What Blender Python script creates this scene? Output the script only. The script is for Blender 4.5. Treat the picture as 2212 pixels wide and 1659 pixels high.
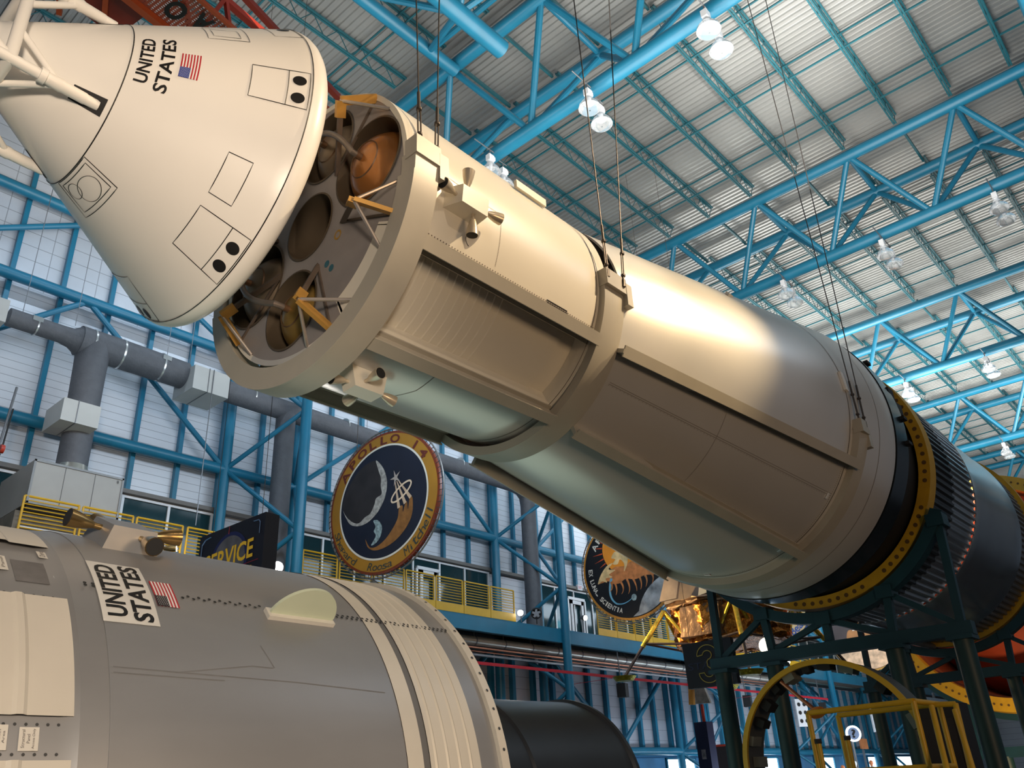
import bpy, math, random
from mathutils import Vector, Matrix
random.seed(7)
PI = math.pi
for o in list(bpy.data.objects): bpy.data.objects.remove(o)
C = bpy.context.scene.collection
Z0 = 2.6            # eye height above the hall floor; builder coordinates below have z = 0 at eye height

# ---------------------------------------------------------------- camera
cam = bpy.data.cameras.new('camera'); cam.sensor_width = 36; cam.sensor_fit = 'HORIZONTAL'
cam.lens = 36 * 1806.08 / 2212; cam.clip_start = .05; cam.clip_end = 400
camo = bpy.data.objects.new('camera', cam); C.objects.link(camo)
camo.matrix_world = Matrix.Translation((0, 0, Z0)) @ (Matrix.Rotation(-0.8609440364, 4, 'Z') @ Matrix.Rotation(2.02725275, 4, 'X') @ Matrix.Rotation(-0.05299565, 4, 'Z'))
bpy.context.scene.camera = camo

# ---------------------------------------------------------------- light of the hall: lamps, and unseen fills added to brighten it
sc = bpy.context.scene
sc.view_settings.view_transform = 'Standard'; sc.view_settings.look = 'None'
sc.view_settings.gamma = 1; sc.view_settings.use_curve_mapping = False
sc.view_settings.exposure = 0.0
w = bpy.data.worlds.new('hall_air'); sc.world = w; w.use_nodes = True
bg = w.node_tree.nodes['Background']; bg.inputs[0].default_value = (.50, .62, .78, 1); bg.inputs[1].default_value = .14

def light(kind, name, loc, to, power, col, size=1.0, spot=60, blend=.5, sizey=None):
    l = bpy.data.lights.new(name, kind); l.energy = power; l.color = col
    if kind == 'AREA':
        l.size = size
        if sizey: l.shape = 'RECTANGLE'; l.size_y = sizey
    elif kind == 'SPOT':
        l.spot_size = math.radians(spot); l.spot_blend = blend; l.shadow_soft_size = size
    else: l.shadow_soft_size = size
    o = bpy.data.objects.new(name, l); C.objects.link(o)
    o.location = Vector(loc) + Vector((0, 0, Z0))
    o.rotation_euler = (Vector(to) - Vector(loc)).to_track_quat('-Z', 'Y').to_euler()
    return o
WARM = (1, .74, .45); COOL = (.72, .86, 1); NEUT = (1, .95, .88)
light('SPOT', 'spot_light', (13.5, -4.5, 15.5), (6.3, 6.5, 6.3), 13500, WARM, .12, 30, .8)
light('SPOT', 'spot_light', (3.0, -7.0, 12.0), (3.0, 6.5, 7.0), 1300, (1, .80, .60), .25, 46, .9)
light('SPOT', 'spot_light', (16.0, -4.0, 13.5), (10.9, 5.4, 6.6), 14000, (1, .72, .38), .15, 18, 1.0)
light('SPOT', 'spot_light', (18.0, -2.0, 17.0), (12.4, 5.6, 8.3), 4200, (.86, .92, 1), .10, 26, 1.0)
light('SPOT', 'hall_fill', (-3.0, -5.0, 1.0), (1.6, 6.4, 5.0), 6500, (1, .81, .62), .8, 36, .9)  # unseen warm fill added to brighten the capsule from the visitor side
light('SPOT', 'hall_fill', (-3.0, -6.0, 1.5), (3.4, 4.6, -.6), 4200, (1, .86, .70), .8, 52, .8)  # second added fill, lifts the low grey module
light('AREA', 'hall_fill', (5, -9, 1.5), (10.5, 5, 5.5), 520, (1, .66, .36), 3, sizey=3)  # warm fill added for the middle of the hull, no fixture there
light('AREA', 'hall_fill', (22, -6, 17.5), (20, 8, 6), 350, COOL, 10, sizey=3)
light('AREA', 'hall_fill', (9, 12.5, -1.9), (9, 7.4, 6.4), 380, (.78, 1, .82), 16, sizey=9)  # added greenish panel standing in for floor bounce on the undersides
light('AREA', 'wall_wash', (12, 19.6, 15.0), (12, 22.9, 10), 300, COOL, 24, sizey=.15)
light('AREA', 'wall_wash', (38, 19.6, 15.0), (38, 22.9, 10.5), 420, COOL, 26, sizey=.15)
light('AREA', 'wall_wash', (52, 17, 17.0), (52, 22.9, 6), 900, COOL, 26, sizey=2)
light('AREA', 'wall_wash', (12, 14.5, 9.5), (12, 22.9, 7.8), 620, COOL, 22, sizey=.8)
light('AREA', 'wall_wash', (36, 14.5, 9.5), (36, 22.9, 7.6), 700, COOL, 22, sizey=.8)
light('AREA', 'ground_fill', (44, 16, -1.0), (44, 22.9, 2.4), 1000, COOL, 26, sizey=1)  # unseen area light added to lift the dark lower wall
light('SPOT', 'roof_uplight', (16.5, 2.0, 9.0), (18.9, 5.0, 19.7), 8000, NEUT, .3, 42, 1.0)
light('AREA', 'roof_uplight', (16, 5, 11.5), (17, 7, 19.7), 2300, NEUT, 14, sizey=9)
light('AREA', 'roof_uplight', (42, 7, 11), (45, 10, 19.7), 9500, (1, .97, .90), 26, sizey=8)
light('AREA', 'roof_uplight', (6, 14, 13), (8, 14, 19.7), 420, NEUT, 9, sizey=4)

# ---------------------------------------------------------------- materials
MATS = {}
def mat(name, col, rough=.5, metal=0, var=.08, scale=3, bump=0, bscale=20, emit=0, ecol=None, trans=0, coat=0, stretch=None, alpha=1, ior=None):
    if name in MATS: return MATS[name]
    m = bpy.data.materials.new(name); m.use_nodes = True; nt = m.node_tree; b = nt.nodes['Principled BSDF']
    b.inputs['Roughness'].default_value = rough; b.inputs['Metallic'].default_value = metal
    b.inputs['Base Color'].default_value = (*col, 1)
    if trans: b.inputs['Transmission Weight'].default_value = trans
    if ior: b.inputs['IOR'].default_value = ior
    if coat: b.inputs['Coat Weight'].default_value = coat
    if alpha < 1: b.inputs['Alpha'].default_value = alpha
    if emit: b.inputs['Emission Color'].default_value = (*(ecol or col), 1); b.inputs['Emission Strength'].default_value = emit
    tc = nt.nodes.new('ShaderNodeTexCoord'); src = tc.outputs['Object']
    if stretch:
        mp = nt.nodes.new('ShaderNodeMapping'); mp.inputs['Scale'].default_value = stretch
        nt.links.new(src, mp.inputs[0]); src = mp.outputs[0]
    if var:
        n = nt.nodes.new('ShaderNodeTexNoise'); n.inputs['Scale'].default_value = scale; n.inputs['Detail'].default_value = 5
        nt.links.new(src, n.inputs['Vector'])
        mr = nt.nodes.new('ShaderNodeMapRange'); mr.inputs[1].default_value = .3; mr.inputs[2].default_value = .7
        mr.inputs[3].default_value = 1 - var; mr.inputs[4].default_value = 1 + var * .5
        nt.links.new(n.outputs[0], mr.inputs[0])
        mx = nt.nodes.new('ShaderNodeMix'); mx.data_type = 'RGBA'; mx.blend_type = 'MULTIPLY'; mx.inputs[0].default_value = 1
        mx.inputs[6].default_value = (*col, 1); nt.links.new(mr.outputs[0], mx.inputs[7]); nt.links.new(mx.outputs[2], b.inputs['Base Color'])
    if bump:
        n2 = nt.nodes.new('ShaderNodeTexNoise'); n2.inputs['Scale'].default_value = bscale; n2.inputs['Detail'].default_value = 4
        nt.links.new(src, n2.inputs['Vector'])
        bp = nt.nodes.new('ShaderNodeBump'); bp.inputs['Strength'].default_value = bump; bp.inputs['Distance'].default_value = .05
        nt.links.new(n2.outputs[0], bp.inputs['Height']); nt.links.new(bp.outputs[0], b.inputs['Normal'])
    MATS[name] = m; return m

def panel_mat(name, col, step, seam=.055, axis=2, rough=.42, metal=.25, vstep=None, depth=.55):
    """sheet cladding with dark seams every `step` metres along an axis"""
    if name in MATS: return MATS[name]
    m = mat(name, col, rough, metal, .14, .5); nt = m.node_tree; b = nt.nodes['Principled BSDF']
    base = b.inputs['Base Color'].links[0].from_socket
    tc = nt.nodes.new('ShaderNodeTexCoord'); sp = nt.nodes.new('ShaderNodeSeparateXYZ'); nt.links.new(tc.outputs['Object'], sp.inputs[0])
    def seams(out, st, sm):
        d = nt.nodes.new('ShaderNodeMath'); d.operation = 'DIVIDE'; d.inputs[1].default_value = st; nt.links.new(out, d.inputs[0])
        f = nt.nodes.new('ShaderNodeMath'); f.operation = 'FRACT'; nt.links.new(d.outputs[0], f.inputs[0])
        l = nt.nodes.new('ShaderNodeMath'); l.operation = 'LESS_THAN'; l.inputs[1].default_value = sm; nt.links.new(f.outputs[0], l.inputs[0])
        return l.outputs[0]
    s = seams(sp.outputs[axis], step, seam)
    if vstep:
        s2 = seams(sp.outputs[0], vstep, seam * step / vstep); mxx = nt.nodes.new('ShaderNodeMath'); mxx.operation = 'MAXIMUM'
        nt.links.new(s, mxx.inputs[0]); nt.links.new(s2, mxx.inputs[1]); s = mxx.outputs[0]
    mu = nt.nodes.new('ShaderNodeMath'); mu.operation = 'MULTIPLY'; mu.inputs[1].default_value = depth; nt.links.new(s, mu.inputs[0])
    mx = nt.nodes.new('ShaderNodeMix'); mx.data_type = 'RGBA'; mx.inputs[7].default_value = (.05, .06, .08, 1)
    nt.links.new(mu.outputs[0], mx.inputs[0]); nt.links.new(base, mx.inputs[6]); nt.links.new(mx.outputs[2], b.inputs['Base Color'])
    return m

BLUE = mat('blue_steel_paint', (.012, .165, .28), .38, .0, .10, 2.0)
JOIST = mat('green_blue_joist_paint', (.012, .10, .13), .5, 0, .15, 3)
FRAMEB = mat('dark_teal_frame_paint', (.008, .045, .065), .45, 0, .15, 2)
COLG = mat('dark_green_column_paint', (.010, .040, .042), .5, 0, .15, 2)
CREAM = mat('cream_spacecraft_paint', (.74, .70, .61), .30, .0, .05, .8)
WHITE = mat('white_spacecraft_paint', (.80, .78, .74), .33, .0, .04, .6)
CRADLE = mat('cradle_paint', (.42, .39, .33), .42, 0, .06, 2)
SATIN = mat('satin_silver_white_skin', (.66, .64, .61), .30, .35, .05, .5)
BLACK = mat('black_line_paint', (.006, .005, .005), .5, 0, 0)
DARK = mat('dark_interior', (.012, .012, .013), .7, 0, .1, 3)
YEL = mat('yellow_safety_paint', (.62, .36, .012), .42, 0, .12, 3)
YRING = mat('yellow_ring_paint', (.50, .28, .01), .5, 0, .15, 3)
SILV = mat('brushed_silver', (.50, .52, .54), .28, .9, .12, 1.2)
GREYM = mat('grey_metal', (.22, .225, .24), .42, .6, .12, 4)
STEEL = mat('cable_steel', (.10, .085, .075), .5, .6, .1, 9)
RED = mat('red_crane_paint', (.42, .035, .015), .45, 0, .15, 2)
ORANGE = mat('orange_tank_foam', (.30, .035, .006), .6, 0, .2, 2)
DUCT = mat('grey_duct_wrap', (.115, .12, .135), .6, .1, .12, 5, .25, 14)
FITW = mat('duct_fitting_white', (.52, .52, .50), .5, 0, .05, 2)
GOLD = mat('gold_foil', (.75, .34, .05), .22, 1, .45, 5, 1.0, 7)
GLAMP = mat('clear_lamp_glass', (.93, .97, 1), .12, 0, 0, trans=.85, ior=1.3)
WPL = mat('white_plastic', (.75, .77, .80), .4, 0, .03, 3)
GLASS = mat('dark_window_glass', (.03, .09, .11), .06, .0, .0, trans=.55, ior=1.3)
MULL = mat('white_window_frame', (.66, .68, .70), .4, .2, .03, 3)
BRASS = mat('bronze_nozzle', (.36, .24, .10), .25, .9, .15, 6)
COPPER = mat('copper_pipe', (.40, .15, .08), .35, .6, .1, 6)

# ---------------------------------------------------------------- mesh helpers
ORG = {}                      # world origin of every object made here
class MB:
    def __init__(s): s.v = []; s.f = []; s.m = []; s.mi = 0
    def add(s, vs, fs):
        b = len(s.v); s.v += [tuple(v) for v in vs]; s.f += [tuple(b + i for i in f) for f in fs]; s.m += [s.mi] * len(fs); return s
    def tube(s, p, q, r, n=12, r2=None, caps=True):
        p, q = Vector(p), Vector(q); d = (q - p).normalized(); u = d.orthogonal().normalized(); w = d.cross(u); r2 = r if r2 is None else r2
        vs = [p + (u * math.cos(2*PI*i/n) + w * math.sin(2*PI*i/n)) * r for i in range(n)] + [q + (u * math.cos(2*PI*i/n) + w * math.sin(2*PI*i/n)) * r2 for i in range(n)]
        fs = [(i, (i+1) % n, n + (i+1) % n, n + i) for i in range(n)]
        if caps: fs += [tuple(range(n))[::-1], tuple(range(n, 2*n))]
        return s.add(vs, fs)
    def path(s, pts, r, n=8):
        pts = [Vector(p) for p in pts]; rings = []
        u = None
        for i, p in enumerate(pts):
            a = pts[max(0, i-1)]; b = pts[min(len(pts)-1, i+1)]; d = (b - a).normalized()
            u = d.orthogonal().normalized() if u is None else (u - d * u.dot(d)).normalized()
            w = d.cross(u); rr = r[i] if isinstance(r, (list, tuple)) else r
            rings += [p + (u * math.cos(2*PI*k/n) + w * math.sin(2*PI*k/n)) * rr for k in range(n)]
        fs = []
        for i in range(len(pts)-1):
            for k in range(n): fs.append((i*n+k, i*n+(k+1) % n, (i+1)*n+(k+1) % n, (i+1)*n+k))
        fs += [tuple(range(n))[::-1], tuple(range((len(pts)-1)*n, len(pts)*n))]
        return s.add(rings, fs)
    def box(s, c, d, R=None):
        c = Vector(c); R = R or Matrix.Identity(3)
        vs = [c + R @ Vector((sx*d[0]/2, sy*d[1]/2, sz*d[2]/2)) for sx in (-1, 1) for sy in (-1, 1) for sz in (-1, 1)]
        return s.add(vs, [(0,1,3,2), (4,6,7,5), (0,4,5,1), (2,3,7,6), (0,2,6,4), (1,5,7,3)])
    def bar(s, p, q, w, h, up=(0, 0, 1)):
        p, q = Vector(p), Vector(q); d = (q - p).normalized(); a = d.cross(Vector(up))
        a = a.normalized() if a.length > 1e-5 else d.orthogonal().normalized()
        b = a.cross(d).normalized()
        R = Matrix((d, a, b)).transposed(); return s.box((p+q)/2, ((q-p).length, w, h), R)
    def prism(s, pts, off):
        """closed polygon pts (3-D) extruded by vector off"""
        n = len(pts); off = Vector(off); vs = [Vector(p) for p in pts] + [Vector(p) + off for p in pts]
        return s.add(vs, [tuple(range(n))[::-1], tuple(range(n, 2*n))] + [(i, (i+1) % n, n+(i+1) % n, n+i) for i in range(n)])
    def lathe(s, A, prof, p0=-180, p1=180, n=96, closed=False):
        full = abs((p1 - p0) - 360) < 1e-6; cols = n if full else n + 1; k = len(prof); vs = []
        for i in range(cols):
            ph = p0 + (p1 - p0) * i / n
            for (sx, r) in prof: vs.append(A.P(sx, ph, r))
        fs = []
        for i in range(n):
            j = (i+1) % cols
            for a in range(k if closed else k-1):
                b = (a+1) % k; fs.append((i*k+a, i*k+b, j*k+b, j*k+a))
        if closed and not full: fs += [tuple(range(k)), tuple((cols-1)*k + a for a in range(k))[::-1]]
        return s.add(vs, fs)
    def build(s, name, m=None, parent=None, smooth=35, recalc=True):
        me = bpy.data.meshes.new(name)
        W = [Vector(v) + Vector((0, 0, Z0)) for v in s.v]
        if parent is not None: org = ORG[parent.name]
        else:
            xs = [v.x for v in W]; ys = [v.y for v in W]; zs = [v.z for v in W]
            org = Vector(((min(xs)+max(xs))/2, (min(ys)+max(ys))/2, min(zs)))
        if parent is not None:
            loc = Vector((0, 0, 0))
        else: loc = org
        me.from_pydata([v - org for v in W], [], s.f); me.validate()
        if recalc:
            import bmesh
            b = bmesh.new(); b.from_mesh(me); bmesh.ops.recalc_face_normals(b, faces=b.faces); b.to_mesh(me); b.free()
        ms = m if isinstance(m, (list, tuple)) else [m]
        for mm in ms: me.materials.append(mm)
        if len(ms) > 1 and len(me.polygons) == len(s.m):
            for p, i in zip(me.polygons, s.m): p.material_index = i
        if smooth:
            me.shade_smooth(); me.set_sharp_from_angle(angle=math.radians(smooth))
        o = bpy.data.objects.new(name, me); C.objects.link(o); o.location = loc
        if parent is not None: o.parent = parent
        ORG[o.name] = org
        return o
def tag(o, label=None, cat=None, group=None, kind=None):
    if label: o['label'] = label
    if cat: o['category'] = cat
    if group: o['group'] = group
    if kind: o['kind'] = kind
    return o
def thing(name, loc, label, cat, group=None):
    o = bpy.data.objects.new(name, None); C.objects.link(o); o.empty_display_size = .2
    o.location = Vector(loc) + Vector((0, 0, Z0)); ORG[o.name] = o.location.copy()
    return tag(o, label, cat, group)
def struct(o, label=None): o['kind'] = 'structure'; return tag(o, label)
KIDS = {}
def dup(root, delta, label=None, group=None, rot=None):
    """copy of a thing with its parts and sub-parts, moved by delta"""
    def cp(o, par):
        c = o.copy(); C.objects.link(c); ORG[c.name] = ORG.get(o.name, Vector())
        if par is not None: c.parent = par
        for k in [x for x in o.children]: cp(k, c)
        return c
    r = cp(root, None); r.location = root.location + Vector(delta); ORG[r.name] = r.location.copy()
    if rot is not None: r.rotation_euler = rot
    if label: r['label'] = label
    if group: r['group'] = group
    return r
class Axis:
    def __init__(s, o, yaw=0, pit=0):
        s.o = Vector(o); s.a = Vector((math.cos(yaw)*math.cos(pit), math.sin(yaw)*math.cos(pit), math.sin(pit)))
        s.e1 = -Vector((0, 0, 1)).cross(s.a).normalized(); s.e2 = s.e1.cross(s.a) * -1
        if s.e2.z < 0: s.e2 = -s.e2
    def P(s, x, ph, r):
        t = math.radians(ph); return s.o + s.a*x + (s.e1*math.cos(t) + s.e2*math.sin(t))*r
def lin(tab):
    def f(x):
        if x <= tab[0][0]: return tab[0][1]
        for (a, b), (c, d) in zip(tab, tab[1:]):
            if x <= c: return b + (d-b)*(x-a)/(c-a)
        return tab[-1][1]
    return f
def densify(pts, step_s, step_p, close=True):
    out = []; n = len(pts)
    for i in range(n if close else n-1):
        a = pts[i]; b = pts[(i+1) % n]; k = max(1, int(max(abs(b[0]-a[0])/step_s, abs(b[1]-a[1])/step_p)))
        out += [(a[0]+(b[0]-a[0])*j/k, a[1]+(b[1]-a[1])*j/k) for j in range(k)]
    if not close: out.append(pts[-1])
    return out
def line_on(mb, A, R, pts, w=.009, close=True, off=.004, ss=.12, sp=3):
    """thin raised painted line along (s, phi) points on a surface of revolution"""
    P = densify(pts, ss, sp, close); n = len(P); V = []
    W = [A.P(a, b, R(a)+off) for a, b in P]
    for i in range(n):
        a = W[(i-1) % n] if (close or i > 0) else W[i]; b = W[(i+1) % n] if (close or i < n-1) else W[i]
        t = (b-a).normalized(); nr = (W[i] - A.P(P[i][0], 0, 0)).normalized(); sd = t.cross(nr).normalized()*w/2
        V += [W[i]+sd, W[i]-sd]
    F = [(2*i, 2*((i+1) % n), 2*((i+1) % n)+1, 2*i+1) for i in range(n if close else n-1)]
    return mb.add(V, F)
def rect_on(mb, A, R, s0, s1, p0, p1, off=.004, ns=2, npp=4):
    V = [A.P(s0+(s1-s0)*i/ns, p0+(p1-p0)*j/npp, R(s0+(s1-s0)*i/ns)+off) for i in range(ns+1) for j in range(npp+1)]
    F = [(i*(npp+1)+j, (i+1)*(npp+1)+j, (i+1)*(npp+1)+j+1, i*(npp+1)+j+1) for i in range(ns) for j in range(npp)]
    return mb.add(V, F)
def disc_on(mb, A, R, s, p, rad, off=.005, n=20, ry=None):
    ry = ry or rad; V = [A.P(s, p, R(s)+off)]
    for i in range(n):
        a = 2*PI*i/n; V.append(A.P(s+rad*math.cos(a), p+math.degrees(ry*math.sin(a)/R(s)), R(s+rad*math.cos(a))+off))
    return mb.add(V, [(0, 1+i, 1+(i+1) % n) for i in range(n)])
def text_geo(txt, bold=0.0):
    cu = bpy.data.curves.new('t', 'FONT'); cu.body = txt; cu.size = 1; cu.offset = bold; cu.resolution_u = 3; cu.fill_mode = 'FRONT'
    o = bpy.data.objects.new('t', cu); C.objects.link(o); dg = bpy.context.evaluated_depsgraph_get(); e = o.evaluated_get(dg); me = e.to_mesh()
    vs = [(v.co.x, v.co.y) for v in me.vertices]; fs = [tuple(p.vertices) for p in me.polygons]; e.to_mesh_clear()
    bpy.data.objects.remove(o); bpy.data.curves.remove(cu)
    x0 = min(v[0] for v in vs); x1 = max(v[0] for v in vs); y0 = min(v[1] for v in vs); y1 = max(v[1] for v in vs)
    return [((x-x0)/(x1-x0), (y-y0)/(y1-y0)) for x, y in vs], fs, (x1-x0)/(y1-y0)
def text_map(mb, txt, f, bold=0.0):
    vs, fs, asp = text_geo(txt, bold); return mb.add([f(u, v) for u, v in vs], fs)
ORD = ['first', 'second', 'third', 'fourth', 'fifth', 'sixth', 'seventh', 'eighth', 'ninth', 'tenth', 'eleventh', 'twelfth', 'thirteenth', 'fourteenth', 'fifteenth', 'sixteenth']
# ================================================================ the hall
XL, XR, YW = -10, 86, 22.95
mb = MB(); mb.box(((XL+XR)/2, 2, -2.75), (XR-XL, 44, .3)); struct(mb.build('floor', mat('dark_carpet', (.035, .037, .045), .9, 0, .2, 2)))
# ribbed steel roof deck
rib = []; x = XL
while x < XR:
    rib += [(x, 19.72), (x+.085, 19.72), (x+.105, 19.77), (x+.18, 19.77)]; x += .20
vs = [(a, y, b) for y in (-20, YW) for a, b in rib]; n = len(rib)
deck = mat('galvanised_roof_deck', (.37, .38, .375), .42, .55, .30, 1.1, stretch=(.35, .06, 1))
mb = MB(); mb.add(vs, [(i, i+1, n+i+1, n+i) for i in range(n-1)]); mb.box(((XL+XR)/2, 1.5, 19.95), (XR-XL, 43, .1))
struct(mb.build('ceiling', deck, smooth=0, recalc=False))
# long wall
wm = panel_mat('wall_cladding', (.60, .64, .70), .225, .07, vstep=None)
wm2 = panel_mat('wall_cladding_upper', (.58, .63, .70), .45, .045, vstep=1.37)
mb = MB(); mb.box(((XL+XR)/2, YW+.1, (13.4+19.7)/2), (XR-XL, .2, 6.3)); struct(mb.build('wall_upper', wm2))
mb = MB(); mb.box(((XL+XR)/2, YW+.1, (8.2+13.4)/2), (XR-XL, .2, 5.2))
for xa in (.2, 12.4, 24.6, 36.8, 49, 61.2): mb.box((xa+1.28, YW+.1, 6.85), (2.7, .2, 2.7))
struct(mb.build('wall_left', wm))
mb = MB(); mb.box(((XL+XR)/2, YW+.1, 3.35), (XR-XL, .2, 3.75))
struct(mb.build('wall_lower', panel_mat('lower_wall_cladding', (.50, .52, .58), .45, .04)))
mb = MB(); mb.box((XR, 2, 8.5), (.3, 44, 22.5)); struct(mb.build('wall_far', panel_mat('far_cladding', (.35, .38, .42), .45)))
# rooms behind the balcony glazing and the ground floor glazing
mb = MB(); mb.box(((XL+XR)/2, 28, 6.7), (XR-XL, .2, 3.2)); mb.box(((XL+XR)/2, 25.5, 8.4), (XR-XL, 5, .1)); mb.box(((XL+XR)/2, 25.5, 5.5), (XR-XL, 5, .1))
struct(mb.build('wall_back_rooms', mat('back_room_paint', (.20, .30, .30), .7, 0, .3, .4)))
mb = MB(); mb.box(((XL+XR)/2, 27, -.6), (XR-XL, .2, 4.2)); mb.box(((XL+XR)/2, 25, 1.45), (XR-XL, 4, .1))
struct(mb.build('wall_back_lobby', mat('lobby_paint', (.05, .22, .42), .6, 0, .4, .5)))

# wall girts (vertical square tubes on the cladding)
k = 1; xs = []
xg = 22.75*.0635 - 1.372*5
gx = [22.75*.305 + 1.372*i for i in range(-9, 56)]
for xx in gx:
    mb = MB(); mb.box((xx, 22.86, (8.2+19.6)/2), (.13, .16, 11.4)); struct(mb.build('trim_%d' % k, BLUE)); k += 1
for i, xx in enumerate([22.0 + 1.22*i for i in range(40)]):
    mb = MB(); mb.box((xx, 22.84, 3.3), (.17, .2, 3.7)); struct(mb.build('trim_%d' % k, BLUE)); k += 1
mb = MB(); mb.box(((XL+XR)/2, 22.8, 8.16), (XR-XL, .22, .12)); struct(mb.build('trim_%d' % k, mat('window_head_channel', (.16, .15, .14), .5, .3))); k += 1

# glazing behind the balcony
wn = 1
def window(x0, x1, door=None):
    global wn
    g = MB(); g.box(((x0+x1)/2, 22.9, 6.85), (x1-x0, .03, 2.5)); gl = g.build('window_%d' % wn, GLASS); struct(gl)
    fr = MB(); fr.box(((x0+x1)/2, 22.88, 5.66), (x1-x0, .09, .1)); fr.box(((x0+x1)/2, 22.88, 8.05), (x1-x0, .09, .08))
    nn = max(1, round((x1-x0)/1.31))
    for i in range(nn+1):
        xx = x0 + (x1-x0)*i/nn; fr.box((xx, 22.88, 6.85), (.075, .1, 2.45))
    fr.build('window_frame', MULL, gl)
    if door:
        a, b = door; d = MB()
        for xx, ww in ((a, .09), (b, .09)): d.box((xx, 22.8, 6.6), (ww, .1, 2.1))
        d.box(((a+b)/2, 22.8, 7.68), (b-a, .1, .12)); fo = d.build('door_%d' % (1 if a < 25 else 2), MULL); struct(fo)
        lf = MB(); lf.box((a+.22, 22.78, 6.6), (.14, .07, 2.0)); lf.box((b-.22, 22.78, 6.6), (.14, .07, 2.0)); lf.box(((a+b)/2, 22.78, 7.52), (b-a-.3, .07, .16)); lf.box(((a+b)/2, 22.78, 5.7), (b-a-.3, .07, .16))
        lf.build('door_leaf', WPL, fo)
    wn += 1
window(2.8, 12.35); window(15.1, 24.5, (20.6, 21.72)); window(27.35, 36.7, (29.5, 30.7)); window(39.5, 48.9); window(51.7, 61)
LIT = mat('lit_ceiling_panel', (1, 1, 1), .5, 0, 0, emit=9, ecol=(.85, .93, 1))
LITW = mat('lit_warm_room', (.8, .8, .6), .5, 0, 0, emit=1.0, ecol=(.80, .85, .60))
for i, (xx, zz, ww, hh, mm) in enumerate(((13.4, 7.85, .5, .3, LIT), (5.0, 7.7, .6, .3, LIT), (24.6, 7.5, 1.2, 1.9, LITW), (18.2, 7.3, 1.4, 1.5, LITW), (32.6, 7.9, 1.6, .4, LIT), (35.2, 7.85, 1.0, .35, LIT), (34.4, 6.9, 2.6, .12, LIT), (31.6, 6.9, 1.6, .12, LIT), (45, 7.6, 1.6, .3, LIT))):
    mb = MB(); mb.box((xx, 27.7, zz), (ww, .06, hh))
    tag(mb.build('wall_light_panel', mm), 'bright panel glowing inside the room behind the %s balcony window stretch' % ORD[min(i, 8)], 'light panel')
# ground-floor daylight openings
DAY = mat('daylight_glass', (1, 1, 1), .4, 0, 0, emit=3.4, ecol=(.80, .92, 1))
for x0, x1, zb in ((36.1, 38.6, -1.2), (45.6, 47.4, -1.4), (52.5, 55.0, -1.5), (65.6, 69.2, -1.6), (60.4, 62.0, -1.4)):
    g = MB(); g.box(((x0+x1)/2, 22.93, (1.15+zb)/2), (x1-x0, .04, 1.15-zb)); gl = g.build('window_%d' % wn, DAY); struct(gl)
    fr = MB()
    for xx in (x0, x1): fr.box((xx, 22.88, (1.15+zb)/2), (.1, .1, 1.15-zb+.1))
    fr.box(((x0+x1)/2, 22.88, 1.17), (x1-x0, .1, .08)); fr.build('window_frame', BLUE, gl); wn += 1

# ---------------------------------------------------------------- tripod lattice columns
def column(i, xa):
    t = thing('lattice_column', (xa+1.27, 21.7, -2.6), '', 'column', 'blue tripod lattice columns along the wall')
    t['label'] = ['blue tubular tripod column beyond the left edge of the glazing', 'blue tubular tripod column beside the air unit and the dark hanging banner', 'blue tubular tripod column to the right of the gold-rimmed round emblem', 'blue tubular tripod column behind the gold foil lander', 'blue tubular tripod column behind the upright yellow ring', 'blue tubular tripod column farthest down the wall'][i]
    a = (xa, 22.5); b = (xa+2.55, 22.5); c = (xa+1.27, 20.2)
    for p, r in ((a, .175), (b, .175), (c, .165)):
        m = MB(); m.tube((p[0], p[1], -2.6), (p[0], p[1], 18.8), r, 16); m.build('leg', BLUE, t)
    inner = [1.4, 5.4, 9.4, 13.4, 17.3]; outer = [-.6, 3.4, 7.2, 11.05, 15.2, 18.6]
    for p in (a, b):
        for j, z in enumerate(inner):
            for zo in (outer[j], outer[j+1]):
                m = MB(); m.tube((p[0], p[1], z), (c[0], c[1], zo), .075, 10); m.build('brace', BLUE, t)
    for z in inner:
        m = MB(); m.tube((a[0], a[1], z), (b[0], b[1], z), .15, 12); m.build('brace', BLUE, t)
for i, xa in enumerate((.2, 12.4, 24.6, 36.8, 49, 61.2)): column(i, xa)
# horizontal wall pipes and their V braces
lv = {9.4: 'lower', 13.4: 'middle', 16.15: 'top', 1.45: 'ground-floor'}
for z, nm in lv.items():
    for i, x0 in enumerate((-9.4, 2.75, 14.95, 27.15, 39.35, 51.55, 63.75)):
        if z < 2 and x0 < 14: continue
        x1 = x0 + 9.65; m = MB(); m.tube((x0, 22.5, z), (x1, 22.5, z), .165 if z > 2 else .17, 14)
        tag(m.build('wall_pipe', BLUE), 'blue %s horizontal wall pipe, %s bay from the left end of the hall' % (nm, ORD[i]), 'pipe', 'blue horizontal pipes on the wall')
for i, x0 in enumerate((-9.4, 2.75, 14.95, 27.15, 39.35, 51.55)):
    xm = x0 + 4.83
    for (za, zb, nm) in ((9.4, 13.4, 'lower'), (13.4, 16.15, 'upper')):
        for sx, sd in ((x0, 'rising'), (x0+9.65, 'falling')):
            m = MB(); m.tube((sx, 22.5, za), (xm, 22.5, zb), .085, 10)
            tag(m.build('wall_brace', BLUE), 'blue %s diagonal wall brace %s to the right, %s bay' % (nm, sd, ORD[i]), 'brace', 'blue diagonal braces on the wall')
    if i >= 2:
        for sx, sd in ((xm-4.5, 'falling'), (xm+4.5, 'rising')):
            m = MB(); m.tube((sx, 22.5, 5.1), (xm, 22.5, 1.5), .10, 10)
            tag(m.build('wall_brace', BLUE), 'blue diagonal brace under the balcony %s to the right, %s bay' % (sd, ORD[i]), 'brace', 'blue diagonal braces on the wall')

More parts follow.
